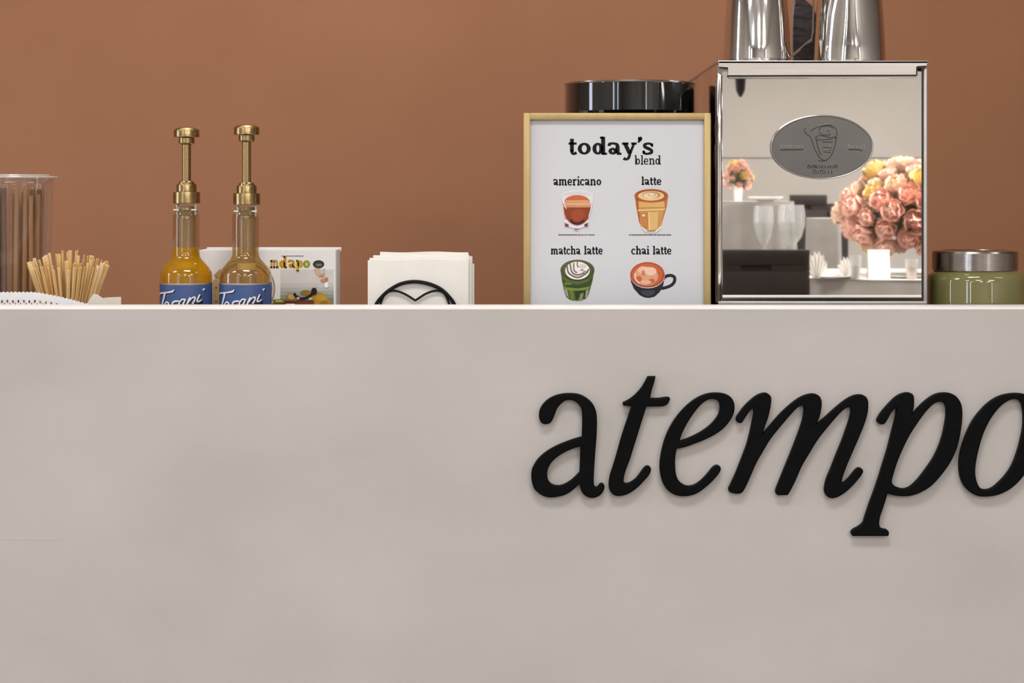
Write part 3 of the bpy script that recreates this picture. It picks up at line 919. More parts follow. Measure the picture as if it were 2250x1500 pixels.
def microtext(x0, x1, ya, yb, n, m, name, r):
    """worn, unreadable raised lettering: a row of tiny upright and slanted marks"""
    lines = []
    for k in range(n):
        x = x0 + (x1 - x0) * (k + .5) / n
        wv = (x1 - x0) / n * .32
        kind = rr.randrange(3)
        if kind == 0:
            lines += [[(x, ya), (x, yb)]]
        elif kind == 1:
            lines += [[(x - wv, yb), (x - wv, ya), (x + wv, ya), (x + wv, yb)]]
        else:
            lines += [[(x + wv, ya), (x - wv, (ya + yb) / 2), (x + wv, yb)]]
    return emb(lines, r, m, name)


microtext(365, 800, 655, 715, 9, M['badge_light'], 'raised_word', .0005)
microtext(1610, 1910, 655, 715, 7, M['badge_light'], 'raised_word', .0005)
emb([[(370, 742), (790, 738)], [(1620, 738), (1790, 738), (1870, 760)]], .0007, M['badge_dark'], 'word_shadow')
microtext(870, 1415, 1030, 1080, 11, M['badge_dark'], 'raised_word', .0006)
microtext(970, 1345, 1120, 1185, 6, M['badge_dark'], 'raised_word', .0005)


# ------------------------------------------------------------------ steel pitchers on the machine
def pitcher(cx_px, half_px, Y, spout_deg, handle_deg, label, H=0.155, top=0.80):
    c = P(cx_px, 133, GY)
    s = (Y + D) / F
    r0 = half_px * s
    x = (cx_px - 1125) * s
    t = thing('milk_pitcher', (x, Y, ztop), label, 'pitcher', 'steel milk pitchers on the machine')
    prof = [(0.90, 0.0), (0.985, 0.003), (1.0, 0.010), (0.985, 0.03), (0.94, 0.075), (0.88, 0.115), (0.835, 0.135), (top, 0.148), (top + .02, H), (top + .03, H + .002),
            (top - .01, H), (top - .03, 0.146), (0.80, 0.13), (0.85, 0.11), (0.91, 0.075), (0.96, 0.03), (0.97, 0.006), (0.0, 0.006)]
    n = 72
    mb = MB()
    vs, fs = [], []
    for (r, z) in prof:
        for k in range(n):
            a = 2 * math.pi * k / n
            d = (math.degrees(a) - spout_deg + 180) % 360 - 180
            zz = max(0.0, (z - 0.045) / (H - 0.045))
            wdt = 10 + 26 * zz
            push = 0.34 * zz ** 1.6 * math.exp(-(d / wdt) ** 2) if z > .045 else 0.0
            rad = r0 * (r + push)
            vs.append((x + rad * math.cos(a), Y + rad * math.sin(a), ztop + z + .006 * (zz ** 2) * math.exp(-(d / wdt) ** 2)))
    for i in range(len(prof) - 1):
        for k in range(n):
            k2 = (k + 1) % n
            fs.append((i * n + k, i * n + k2, (i + 1) * n + k2, (i + 1) * n + k))
    fs.append(tuple(range(n))[::-1])
    mb.add(vs, fs)
    mb.build('body', M['chrome'], t, angle=50)
    # bent strip handle
    ha = math.radians(handle_deg)
    dx, dy = math.cos(ha), math.sin(ha)
    path = [(0.965, .012), (1.20, .022), (1.62, .040), (1.66, .052), (1.68, .10), (1.66, .135), (1.5, .146), (1.1, .140), (0.83, .136)]
    wv = .0075
    vs, fs = [], []
    pp = path
    th = .0012
    for i, (r, z) in enumerate(pp):
        a_, b_ = pp[max(0, i - 1)], pp[min(len(pp) - 1, i + 1)]
        tx, tz = (b_[0] - a_[0]) * r0, b_[1] - a_[1]
        l = math.hypot(tx, tz)
        nx, nz = -tz / l * th, tx / l * th
        for (sd, so) in ((-1, -1), (1, -1), (1, 1), (-1, 1)):
            q = r0 * r + nx * so
            vs.append((x + dx * q - dy * wv * sd, Y + dy * q + dx * wv * sd, ztop + z + nz * so))
    for i in range(len(pp) - 1):
        for k in range(4):
            k2 = (k + 1) % 4
            fs.append((4 * i + k, 4 * i + k2, 4 * i + 4 + k2, 4 * i + 4 + k))
    fs += [(3, 2, 1, 0), tuple(4 * (len(pp) - 1) + k for k in range(4))]
    MB().add(vs, fs).build('handle', M['chrome'], t, angle=30)
    return t


pitcher(1663, 73.5, 0.28, 110, -12, 'steel milk pitcher with its handle turned right, on the chrome machine')
pitcher(1867, 78, 0.28, 262, 70, 'steel milk pitcher with its spout facing forward, on the chrome machine')
# dark folded cloth between the pitchers
Yc = 0.40
mb = MB()
prof = crom([(1742, 134), (1741, 70), (1744, 10), (1752, -8), (1772, 2), (1791, 25), (1797, 70), (1799, 134)], 5)
for k in range(5):
    g = on_plane(Yc - .012 + k * .007)
    kk = 1.0 - .03 * abs(k - 2)
    q = [g(1770 + (u - 1770) * kk, 133 + (v - 133) * kk) for u, v in prof]
    q = [Vector((p.x, p.y, max(p.z, ztop + .0005))) for p in q]
    mb.prism(q, (0, .0062, 0))
tag(mb.build('folded_cloth', M['cloth_dark'], smooth=True, angle=25), 'dark grey folded cloth between the two steel pitchers', 'cloth')

# ------------------------------------------------------------------ black canister behind the menu
KY = 0.33
s = (KY + D) / F
kx, kr = P(1384, 0, KY).x, 143.5 * s
zt, zl = P(0, 184, KY).z, P(0, 247, KY).z
can = thing('canister', (kx, KY, WZ), 'wide glossy black round canister behind the menu board', 'canister')
MB().lathe([(kr * .93, WZ), (kr * .95, WZ + .004), (kr * .95, zl - .012), (kr * .92, zl - .004)], (kx, KY, 0), 64).build('body', M['black_gloss'], can)
MB().lathe([(kr * .985, zl - .004), (kr, zl), (kr, zt - .003), (kr * .992, zt), (kr * .97, zt + .0006), (0.0, zt + .0006)], (kx, KY, 0), 96).build('lid', M['black_gloss'], can, angle=15)
MB().lathe([(kr * 1.001, zt - .0024), (kr * 1.004, zt - .0012), (kr * .996, zt + .0004), (kr * .98, zt + .0004)], (kx, KY, 0), 96, close=True).build('lid_rim', M['satin'], can)

# ------------------------------------------------------------------ green jar
JY = 0.22
s = (JY + D) / F
jx = P(2145, 0, JY).x
jr = 106 * s
z_sh, z_l0, z_l1 = P(0, 599, JY).z, P(0, 594, JY).z, P(0, 551, JY).z
jar = thing('storage_jar', (jx, JY, WZ), 'squat olive green jar with a steel lid beside the machine', 'jar')
mb = MB()
n = 56
prof = [(jr * .90, WZ), (jr * .98, WZ + .005), (jr, WZ + .016), (jr, z_sh - .012), (jr * .985, z_sh - .004), (jr * .94, z_sh), (jr * .86, z_sh + .003), (jr * .82, z_l0 + .002)]
mb.lathe(prof, (jx, JY, 0), n)
mb.build('body', M['green_jar'], jar)
lr = 92.5 * s
lx = P(2142, 0, JY).x
MB().lathe([(lr * .97, z_l0), (lr, z_l0 + .0015), (lr, z_l1 - .0025), (lr * .985, z_l1), (lr * .80, z_l1 + .001), (lr * .78, z_l1), (0, z_l1)], (lx, JY, 0), 72).build('lid', M['satin'], jar, angle=15)

# ================================================================== syrup bottles
def bottle(cx, Y, syrup, label, dpx, dy, up):
    """cx: pixel column of the axis; dy: small pixel offset of the pump"""
    s = (Y + D) / F
    x = (cx - 1125) * s
    z = lambda py: P(0, py, Y).z
    t = thing('syrup_bottle', (x, Y, WZ), label, 'bottle', 'pump syrup bottles on the counter')
    r = 57 * s
    rn = 29.5 * s
    glass = [(r * .9, WZ), (r, WZ + .004), (r, z(606)), (r * .985, z(598)), (r * .90, z(588)), (r * .74, z(578)), (r * .585, z(569)), (rn * 1.03, z(562)), (rn, z(552)),
             (rn, z(480)), (rn * .96, z(470)), (rn * .80, z(462)), (rn * .80, z(455))]
    MB().open_lathe(glass, (x, Y, 0), 56).build('glass', M['glass'], t, angle=60)
    k = .965
    liq = [(0.0, WZ + .003), (r * k, WZ + .003), (r * k, z(606)), (r * .985 * k, z(598)), (r * .90 * k, z(588)), (r * .74 * k, z(578)), (r * .585 * k, z(569)),
           (rn * .97, z(561.5)), (rn * .95, z(552)), (rn * .95, z(543)), (0.0, z(543))]
    MB().lathe(liq, (x, Y, 0), 56).build('syrup', syrup, t, angle=60)
    # neck lip rings
    mb = MB()
    for py in (463, 474):
        mb.tube([Vector((x + rn * .86 * math.cos(a), Y + rn * .86 * math.sin(a), z(py))) for a in [2 * math.pi * i / 40 for i in range(40)]], 1.6 * s, 6, closed=True)
    mb.build('neck_ring', M['glass'], t)
    # label wrapped round the bottle
    rl = r * 1.004
    lab = MB()
    vs, fs = [], []
    n = 64
    for zz in (WZ + .02, z(620)):
        for i in range(n):
            a = math.radians(150 + 240 * i / (n - 1))
            vs.append((x + rl * math.cos(a), Y + rl * math.sin(a), zz))
    for i in range(n - 1):
        fs.append((i, i + 1, n + i + 1, n + i))
    lo_ = lab.add(vs, fs).build('label', M['label_blue'], t, recalc=False)

    def wrap(rad):
        def fn(u, v):
            sn = max(-.999, min(.999, (u - cx) * s / r))
            a = math.asin(sn)
            return Vector((x + rad * math.sin(a), Y - rad * math.cos(a), P(0, v, Y).z))
        return fn
    band = MB()
    band.strip([(cx - 56 + 112 * i / 30, 621.5) for i in range(31)], 3.6, wrap(rl * 1.002))
    band.build('label_border', M['label_gold'], lo_, recalc=False)
    edge = MB()
    edge.strip([(cx + 51.5, 624), (cx + 51.5, 690)], 9.0, wrap(rl * 1.002))
    edge.build('label_edge', M['label_navy'], lo_, recalc=False)
    ox, oy, sc = cx - 64, 610.0, 17.3
    strokes = [([(180, 625), (235, 560), (470, 530), (690, 490), (760, 470), (815, 405)], [50, 70, 62, 70, 70, 40]),
               ([(430, 545), (400, 700), (350, 860), (310, 1000), (285, 1130)], [90, 80, 75, 70, 60]),
               ([(435, 1130), (440, 960), (500, 885), (570, 890), (600, 980), (585, 1130)], [60, 60, 60, 60, 70, 60]),
               ([(715, 1130), (745, 980), (775, 850)], [60, 60, 50]), ([(755, 930), (830, 850), (930, 835), (1010, 830)], [50, 70, 70, 60]),
               ([(1230, 770), (1120, 770), (1020, 900), (1000, 1040), (1090, 1040), (1190, 900)], [60, 60, 60, 60, 60, 50]),
               ([(1250, 750), (1185, 900), (1140, 1010), (1200, 1010)], [60, 60, 60, 50]),
               ([(1420, 690), (1350, 830), (1290, 990)], [60, 60, 60]), ([(1340, 900), (1440, 760), (1540, 690), (1590, 710), (1570, 800), (1500, 940)], [40, 50, 60, 60, 60, 60]),
               ([(1750, 590), (1690, 730), (1660, 830), (1710, 860), (1810, 790)], [60, 60, 60, 55, 40]), ([(1845, 440), (1900, 380)], [70, 60])]
    sh = MB()
    sh.strip(crom([(ox + u / sc, oy + v / sc) for u, v in [(300, 1140), (900, 1100), (1200, 1060), (1500, 980), (1850, 900)]], 6), [2, 3.0, 4, 6, 8] * 0 or 5.5, wrap(rl * 1.003))
    for pts, wd in strokes:
        sh.strip([(ox + u / sc + 2.2, oy + v / sc + 2.0) for u, v in crom(pts, 4)], 3.6, wrap(rl * 1.003))
    sh.build('lettering_shadow', M['label_navy'], lo_, recalc=False, smooth=False)
    le = MB()
    for pts, wd in strokes:
        q = crom([(ox + u / sc, oy + v / sc, wv / sc * .92) for (u, v), wv in zip(pts, wd)], 5)
        le.strip([(a_, b_) for a_, b_, _ in q], [c_ for _, _, c_ in q], wrap(rl * 1.005))
    le.build('lettering', M['ink_white'], lo_, recalc=False, smooth=False)
    # pump
    o = dy
    xs = x + dpx * s
    pump = bpy.data.objects.new('pump', None)
    COL.objects.link(pump)
    pump.parent = t
    pump.location = (xs - x, 0, z(446 + o) - WZ)
    pump.empty_display_size = .03
    c0 = (xs, Y, 0)

    def L_(name, pr, m, n=40):
        MB().lathe([(a_ * s, z(b_ + o)) for a_, b_ in pr], c0, n).build(name, m, pump, angle=20)
    L_('collar', [(27, 447), (29.5, 446), (29.5, 425), (29.0, 422), (26, 421), (22, 421), (22, 407), (21, 404), (17, 404), (17, 400), (14, 397.5), (10, 397)], M['brass'])
    L_('stem', [(9.6, 400), (9.6, 314 - up)], M['brass'])
    L_('button_neck', [(a_, b_ - up) for a_, b_ in ((9.6, 318), (15, 316.5), (17.5, 314), (17.5, 303), (12, 302))], M['brass'])
    L_('button', [(a_, b_ - up) for a_, b_ in ((26, 301.5), (28, 300.5), (28, 287), (27.5, 285.5), (22, 281.5), (12, 279.2), (0, 278.6))], M['brass'])
    L_('dip_barrel', [(18, 598), (19.5, 596), (19.5, 452)], M['barrel'])
    L_('barrel_clip', [(17, 590), (20.5, 589), (20.5, 575), (17, 574)], M['white_pl'])
    L_('barrel_foot', [(5, 668), (22, 640), (22, 604), (18, 600)], M['barrel'])
    mb = MB()
    for sg in (-1, 1):
        mb.box((xs + sg * 20 * s - 2.2 * s, Y - 6 * s, z(473 + o)), (xs + sg * 20 * s + 2.2 * s, Y + 6 * s, z(447 + o)), .0004)
    mb.box((xs - 25 * s, Y - 22 * s, z(462 + o)), (xs - 14 * s, Y - 19 * s, z(459 + o)))
    mb.box((xs + 14 * s, Y - 22 * s, z(462 + o)), (xs + 25 * s, Y - 19 * s, z(459 + o)))
    mb.build('collar_prong', M['white_pl'], pump)
    return t


bottle(409, 0.20, M['amber'], 'syrup bottle of deep amber syrup with a brass pump', 1, 0, 0)
bottle(539.5, 0.20, M['pale_syrup'], 'syrup bottle of pale golden syrup with a brass pump', 2.5, 3, 8.5)

# ------------------------------------------------------------------ white carton behind the bottles
XY = 0.262
bx0, bx1, bz = P(437, 0, XY).x, P(738, 0, XY).x, P(0, 549, XY).z
carton = thing('tea_carton', ((bx0 + bx1) / 2, XY + .038, WZ), 'white printed carton standing behind the syrup bottles', 'carton')
M['carton'] = mat('white card', (232, 229, 227), 0.55, var=((226, 222, 219), 10, 3, (1, 1, 1)))
body = MB().box((bx0, XY, WZ), (bx1, XY + .074, bz), .0012).build('box', M['carton'], carton)
MB().box((bx0 + .001, XY + .068, bz - .004), (bx1 + .002, XY + .0752, bz + .0022), .0006).build('flap', M['carton'], carton)
cpl = lambda k: on_plane(XY - 0.00016 * k)


def cart(name, layers, start=1):
    mats, mb = [], MB()
    for k, ly in enumerate(layers):
        m = ink(*ly[0])
        if m not in mats:
            mats.append(m)
        mi = mats.index(m)
        f = cpl(start + k)
        if len(ly) == 2:
            mb.poly([f(u, v) for (u, v) in ly[1]], mi)
        else:
            mb.strip(crom(ly[1], 6) if len(ly[1]) > 2 else ly[1], ly[2], f, mi)
    return mb.build(name, mats, body, smooth=False, recalc=False)


# picture panel with a mound of nuts and a dark spoon
grad = [((214, 209, 203), [(616, 592), (733, 592), (733, 690), (616, 690)]), ((202, 200, 194), [(616, 622), (733, 622), (733, 690), (616, 690)]),
        ((184, 185, 180), [(616, 632), (733, 630), (733, 690), (616, 690)]), ((164, 168, 162), [(616, 640), (733, 638), (733, 690), (616, 690)]),
        ((142, 149, 140), [(616, 648), (733, 646), (733, 690), (616, 690)]), ((118, 128, 114), [(616, 656), (733, 654), (733, 690), (616, 690)])]
cart('picture', grad + [
    ((176, 134, 40), crom([(682, 690), (684, 660), (692, 646), (702, 642), (714, 648), (724, 660), (728, 690)], 5)),
    ((196, 152, 54), ell(706, 654, 12, 7)), ((150, 112, 30), ell(712, 668, 10, 8)),
    ((150, 116, 60), crom([(625, 690), (628, 655), (636, 644), (645, 646), (652, 656), (656, 690)], 5)), ((196, 164, 104), ell(640, 651, 8, 6)),
    ((146, 112, 40), ell(672, 643, 12, 6)), ((92, 48, 22), [(622, 660), (690, 660), (690, 692), (622, 692)]), ((120, 58, 34), [(650, 664), (690, 662), (690, 672), (650, 670)]),
    ((42, 22, 18), [(646, 644), (652, 652), (664, 656), (678, 652), (686, 645), (690, 638)], 6), ((44, 20, 24), ell(690, 640, 6.5, 8)),
    ((206, 182, 150), ell(655, 655, 4, 2.5)), ((214, 190, 140), ell(682, 656, 4, 2.5)),
    ((120, 112, 40), [(600, 658), (624, 656), (626, 668), (600, 668)]), ((196, 190, 90), [(606, 659), (621, 659), (621, 662), (606, 663)]), ((66, 44, 24), [(598, 667), (630, 665), (630, 690), (598, 690)]),
    ((238, 226, 216), [(628, 667), (648, 667), (648, 690), (628, 690)]), ((226, 198, 190), [(690, 632), (692, 626), (691, 620)], 2.5)])
cart('seal', [((42, 52, 44), ell(700, 580.5, 12.5, 9)), ((74, 84, 62), ell(700, 581.5, 9, 5.5)), ((176, 172, 132), [(696, 581), (706, 581), (706, 582.6), (696, 582.6)])])
cart('small_motif', [((214, 180, 150), [(689, 590), (704, 590), (706, 606), (699, 608), (694, 600)]), ((206, 140, 104), [(702, 603), (713, 602), (713, 608), (702, 608)]),
                     ((200, 142, 90), ell(710, 616, 6, 4)), ((186, 122, 76), ell(717, 613, 4, 4)), ((246, 244, 240), ell(717, 626, 4.5, 6)), ((188, 182, 184), [(709, 590), (714, 590), (714, 600), (710, 600)])], 8)
# round picture behind the second bottle and the spotted edge strip
cart('round_picture', [((168, 152, 138), ell(537, 634, 68, 66, 48)), ((220, 208, 184), ell(537, 634, 64, 62, 48)), ((108, 66, 40), ell(537, 634, 61, 59, 48)), ((224, 190, 128), ell(540, 636, 56, 55, 48)),
                       ((186, 160, 110), [(468, 614), (482, 614), (482, 690), (468, 690)]), ((150, 108, 60), [(472, 630), (478, 630), (478, 634), (472, 634)]), ((150, 104, 52), [(472, 660), (478, 660), (478, 664), (472, 664)]),
                       ((190, 152, 76), [(470, 604), (484, 590), (484, 609), (472, 609)])])
# amber to olive lettering
for wd, x0, x1, col in (('m', 593, 613, (206, 160, 84)), ('d', 613, 631.5, (204, 146, 34)), ('a', 633, 650, (190, 142, 30)), ('p', 650, 667, (192, 164, 48)), ('o', 665, 683, (156, 152, 46))):
    text(MB(), wd, x0, x1, 588.5, 17, cpl(3), 0, 0.40, 0.27).build('lettering', ink(*col), body, smooth=False, recalc=False)
MB().poly([cpl(1)(618, 561.6), cpl(1)(667, 561.6), cpl(1)(667, 563.2), cpl(1)(618, 563.2)]).build('fine_line', M['ink_grey'], body, smooth=False, recalc=False)

# ================================================================== napkins in their wire holder
NY = 0.165
sheets = [(808, 1029, 572), (812, 1030, 567), (820, 1031, 560), (824, 1036, 563), (835, 1029, 553.5), (830, 1038, 562), (828, 1042, 580), (832, 1040, 584)]
for k, (xa, xb, yt) in enumerate(sheets):
    Ya = NY + k * 0.0042
    a, b = P(xa, yt, Ya), P(xb, yt, Ya)
    nx_, nz_ = 22, 14
    vs, fs = [], []
    rr = random.Random(40 + k)
    ph = rr.uniform(0, 6)
    zlo = WZ + .0045
    for side in (0, 1):
        for j in range(nz_ + 1):
            for i in range(nx_ + 1):
                u, v = i / nx_, j / nz_
                wob = .0004 * math.sin(5 * u + ph) * math.sin(3 * v + ph)
                rnd = min(1.0, min(u, 1 - u, 1 - v + .02) * 30)
                th = .0017 * (0.55 + 0.45 * rnd)
                vs.append((a.x + (b.x - a.x) * u, Ya + .0017 + wob + (th if side else -th), zlo + (a.z - zlo) * v + .0006 * math.sin(9 * u + ph) * v))
    W_ = nx_ + 1
    N_ = W_ * (nz_ + 1)
    for j in range(nz_):
        for i in range(nx_):
            q = j * W_ + i
            fs.append((q, q + 1, q + 1 + W_, q + W_))
            fs.append((N_ + q, N_ + q + W_, N_ + q + 1 + W_, N_ + q + 1))
    per = [i for i in range(W_)] + [j * W_ + nx_ for j in range(1, nz_ + 1)] + [nz_ * W_ + i for i in range(nx_ - 1, -1, -1)] + [j * W_ for j in range(nz_ - 1, 0, -1)]
    for i in range(len(per)):
        j = (i + 1) % len(per)
        fs.append((per[i], per[j], N_ + per[j], N_ + per[i]))
    lb = 'front white paper napkin of the stack in the black wire holder' if k == 0 else 'white paper napkin stacked behind the front napkin in the wire holder'
    tag(MB().add(vs, fs).build('paper_napkin', M['napkin'], angle=50), lb, 'napkin', 'paper napkins in the wire holder')

WY = NY - 0.0052
hold = thing('napkin_holder', (P(911, 0, WY).x, NY + .015, WZ), 'black wire napkin holder with an arched front and scalloped inner wire', 'napkin holder')


def wires(Yw, name):
    f = on_plane(Yw)
    s = (Yw + D) / F
    q = [(800, None), (806, 742), (814, 705), (826, 670), (840, 651), (858, 635.5), (882, 623), (911, 618.5), (941, 623), (967, 634), (985, 650), (999, 670), (1010, 705), (1018, 742), (1024, None)]
    pts = [f(u, v) for u, v in crom([p for p in q if p[1] is not None], 6)]
    pts = [Vector((P(806, 0, Yw).x, Yw, WZ + .003))] + [p for p in pts if p.z > WZ + .006] + [Vector((P(1018, 0, Yw).x, Yw, WZ + .003))]
    MB().tube(pts, 4.0 * s, 12).build(name, M['ink_black'], hold)
    q = [(828, 706), (834, 675), (842, 652), (853, 641), (868, 638.5), (888, 645), (905, 655), (912.5, 660), (920, 655), (936, 645), (956, 638.5), (972, 641), (981, 652), (989, 675), (995, 706)]
    MB().tube([f(u, v) for u, v in crom(q[:8], 6)[:-1] + crom(q[7:], 6)], 2.4 * s, 10).build('inner_wire', M['ink_black'], hold)


wires(WY, 'front_arch')
YB_ = NY + 0.0042 * 8 + .003
wires(YB_, 'back_arch')
s = (NY + D) / F
MB().box((P(806, 0, WY).x, WY - .003, WZ), (P(1018, 0, WY).x, YB_ + .003, WZ + .0035), .0008).build('base_plate', M['ink_black'], hold)

# ================================================================== straws in a clear tumbler, left edge
SY = 0.25
s = (SY + D) / F
sx = P(26, 0, SY).x
cup = thing('straw_tumbler', (sx, SY, WZ), 'tall clear plastic tumbler holding brown straws', 'tumbler')
r1, r0 = 92 * s, 74 * s
zr = P(0, 389, SY).z
MB().open_lathe([(0.001, WZ + .001), (r0 * .97, WZ + .001), (r0, WZ + .004), (r1 * .965, zr - .012), (r1 * .985, zr - .006), (r1 * 1.05, zr)], (sx, SY, 0), 56).build('wall', M['clear'], cup, angle=60)
MB().tube([Vector((sx + r1 * 1.05 * math.cos(a), SY + r1 * 1.05 * math.sin(a), zr)) for a in [2 * math.pi * i / 56 for i in range(56)]], .0011, 8, closed=True).build('rim', M['rim'], cup)
MB().tube([Vector((sx + r1 * .865 * math.cos(a), SY + r1 * .865 * math.sin(a), P(0, 385, SY).z)) for a in [2 * math.pi * i / 56 for i in range(56)]], .0011, 8, closed=True).build('sleeve_rim', M['rim'], cup)
# inner sleeve standing a little higher
MB().open_lathe([(r0 * .90, WZ + .005), (r1 * .86, P(0, 392, SY).z), (r1 * .865, P(0, 385, SY).z)], (sx, SY, 0), 48).build('inner_sleeve', M['clear'], cup, angle=60)

straw_mesh = {}
for key, m in (('a', M['straw']), ('b', M['straw_dark'])):
    mb = MB()
    L_ = P(0, 408, SY).z - WZ - .004
    rr_ = 5.4 * s
    mb.lathe([(rr_, 0), (rr_, L_), (rr_ * .78, L_), (rr_ * .78, 0)], (0, 0, 0), 12, close=True)
    o = mb.build('straw', m)
    straw_mesh[key] = o.data
    bpy.data.objects.remove(o)


def place(name, me, a, b, label, cat, group, roll=0.0):
    """object whose local z runs from point a towards b"""
    o = bpy.data.objects.new(name, me)
    COL.objects.link(o)
    d = (b - a).normalized()
    q = d.to_track_quat('Z', 'Y')
    o.rotation_mode = 'QUATERNION'
    from mathutils import Quaternion
    o.rotation_quaternion = q @ Quaternion((0, 0, 1), roll)
    o.location = a
    return tag(o, label, cat, group)


rs = random.Random(21)
spots = []
tries = 0
while len(spots) < 32 and tries < 20000:
    tries += 1
    a, rad = rs.uniform(0, 2 * math.pi), math.sqrt(rs.random()) * r0 * .82
    p = (rad * math.cos(a), rad * math.sin(a))
    if all((p[0] - q[0]) ** 2 + (p[1] - q[1]) ** 2 > (11.0 * s) ** 2 for q in spots):
        spots.append(p)
for i, (dx, dy) in enumerate(spots):
    k = 1.05
    a = Vector((sx + dx, SY + dy, WZ + .0055))
    b = Vector((sx + dx * k + rs.uniform(-.0025, .0025), SY + dy * k + rs.uniform(-.002, .002), WZ + .19))
    o = place('drinking_straw', straw_mesh['b' if i % 4 == 1 else 'a'], a, b,
              ('dark ' if i % 4 == 1 else 'light ') + 'brown straw standing in the clear plastic tumbler', 'straw', 'straws in the clear tumbler')
    o.scale = (1, 1, rs.uniform(.945, 1.0))

# ------------------------------------------------------------------ fan of short wooden stirrers
TY = 0.165
s = (TY + D) / F
tx = P(150, 0, TY).x
gl = thing('stirrer_cup', (tx, TY, WZ), 'small white cup holding the fan of wooden stirrers', 'cup')
zc0, zin = 1.078, 1.028
MB().lathe([(.024, WZ), (.027, WZ + .002), (.033, zc0 - .004), (.035, zc0), (.033, zc0), (.027, zin + .004), (0.0, zin)], (tx, TY, 0), 40).build('bowl', M['white_pl'], gl)
st_mesh = []
for m in (M['wood'], M['wood_pale']):
    mb = MB()
    mb.box((-.0030, -.0008, 0), (.0030, .0008, .128), .0005, seg=1)
    o = mb.build('stirrer', m)
    st_mesh.append(o.data)
    bpy.data.objects.remove(o)
rs = random.Random(9)
for ring, n, rb, rt, ztop_ in ((0, 8, .004, .014, 563), (1, 20, .011, .034, 568), (2, 36, .0175, .0555, 578)):
    for i in range(n):
        an = 2 * math.pi * (i + .3 * ring) / n + rs.uniform(-.05, .05)
        ca, sa = math.cos(an), math.sin(an)
        a = Vector((tx + rb * ca, TY + rb * sa * .9, zin + .0055))
        zt = P(0, ztop_ + rs.uniform(-6, 5) - 13 * sa, TY).z
        b = Vector((tx + rt * ca * 1.04, TY + rt * sa * .62, zt))
        o = place('wooden_stirrer', st_mesh[rs.randrange(2)], a, b, 'short wooden stirrer in the fan beside the straw tumbler', 'stirrer', 'wooden stirrers in the white cup', rs.uniform(-.5, .5) + an + math.pi / 2)
        o.scale = (1, 1, (b - a).length / .128)

# ------------------------------------------------------------------ lace doily standing at the left end
DYY = 0.098
n, rows = 132, 10
vs, fs = [], []
x_a, x_b = -60.0, 205.0
holes = {}


def doily_top(u):
    if u < 70:
        return 641.5
    q = (u - 70) / 135.0
    return 641.5 + 30.0 * q ** 1.35


for j in range(rows + 1):
    for i in range(n + 1):
        u = x_a + (x_b - x_a) * i / n
        top = doily_top(u) + 1.3 * math.sin(i * 1.45)
        v = 700 + (top - 700) * (j / rows)
        Yq = DYY + .010 * math.sin(max(0, u + 20) / 225.0 * math.pi)
        p = P(u, v, Yq)
        vs.append((p.x, p.y, max(p.z, WZ + .001)))
for j in range(rows):
    for i in range(n):
        u = x_a + (x_b - x_a) * (i + .5) / n
        top = doily_top(u)
        v = 700 + (top - 700) * ((j + .5) / rows)
        row = (v - top)
        if 17 < row < 23.5 and (i % 6) in (1, 2) and u < 130:
            continue
        if 24.5 < row < 29 and (i % 6) in (4,) and u < 120:
            continue
        q = j * (n + 1) + i
        fs.append((q, q + 1, q + n + 2, q + n + 1))
# second layer a paper thickness behind gives it body
N_ = len(vs)
vs2 = [(x, y + .0008, z) for (x, y, z) in vs]
fs2 = [tuple(k + N_ for k in f)[::-1] for f in fs]
# strip of the doily reaching down to the worktop
base_l = [vs[i] for i in range(n + 1)]
b0 = len(vs) * 2
vs3 = [(x, y, WZ + .0004) for (x, y, z) in base_l]
fs3 = [(i, b0 + i, b0 + i + 1, i + 1) for i in range(n)]
tag(MB().add(list(vs) + vs2 + vs3, fs + fs2 + fs3).build('lace_doily', M['doily'], recalc=False), 'white pierced lace paper doily in front of the straw tumbler', 'doily')

# ------------------------------------------------------------------ paper sachets right of the stirrers
M['sachet'] = mat('cream sachet', (224, 214, 200), 0.7, var=((212, 200, 184), 20, 3, (1, 1, 1)))
QY = 0.125
s = (QY + D) / F


def sachet(corners, Y, label):
    f = on_plane(Y)
    q = crom(corners, 1, True)
    pts = [f(u, v) for u, v in corners]
    pts = [Vector((p.x, p.y, p.z)) for p in pts]
    mb = MB()
    mid = sum(pts, Vector()) / len(pts)
    n = len(pts)
    vs = pts + [p + Vector((0, .0012, 0)) for p in pts] + [mid + Vector((0, -.0022, 0)), mid + Vector((0, .0034, 0))]
    fs = []
    for i in range(n):
        j = (i + 1) % n
        fs += [(i, j, 2 * n), (n + j, n + i, 2 * n + 1), (j, i, n + i, n + j)]
    mb.add(vs, fs)
    return tag(mb.build('paper_sachet', M['sachet'], angle=20), label, 'sachet', 'paper sachets by the stirrers')


zq = 430 + (ZC - WZ - .001) / ((QY + D) / F)
sachet([(180, zq), (190, 668), (205, 645), (214, 647), (250, 671), (262, zq)], QY, 'cream paper sachet leaning with a folded corner, next to the stirrers')
zq = 430 + (ZC - WZ - .001) / ((QY + .012 + D) / F)
sachet([(196, zq), (202, 660), (232, 653.5), (266, 652), (266, 690), (268, zq)], QY + .012, 'cream paper sachet with a straight edge, behind the folded sachet')

# ================================================================== dining room seen in the mirror
MIR = MIRY


def RM(px, py, L):
    """point of the room whose mirror image appears at this pixel at optical distance L"""
    return Vector(((px - 1125.0) / F * L, 2 * MIR - (L - D), ZC - (py - HY) / F * L))


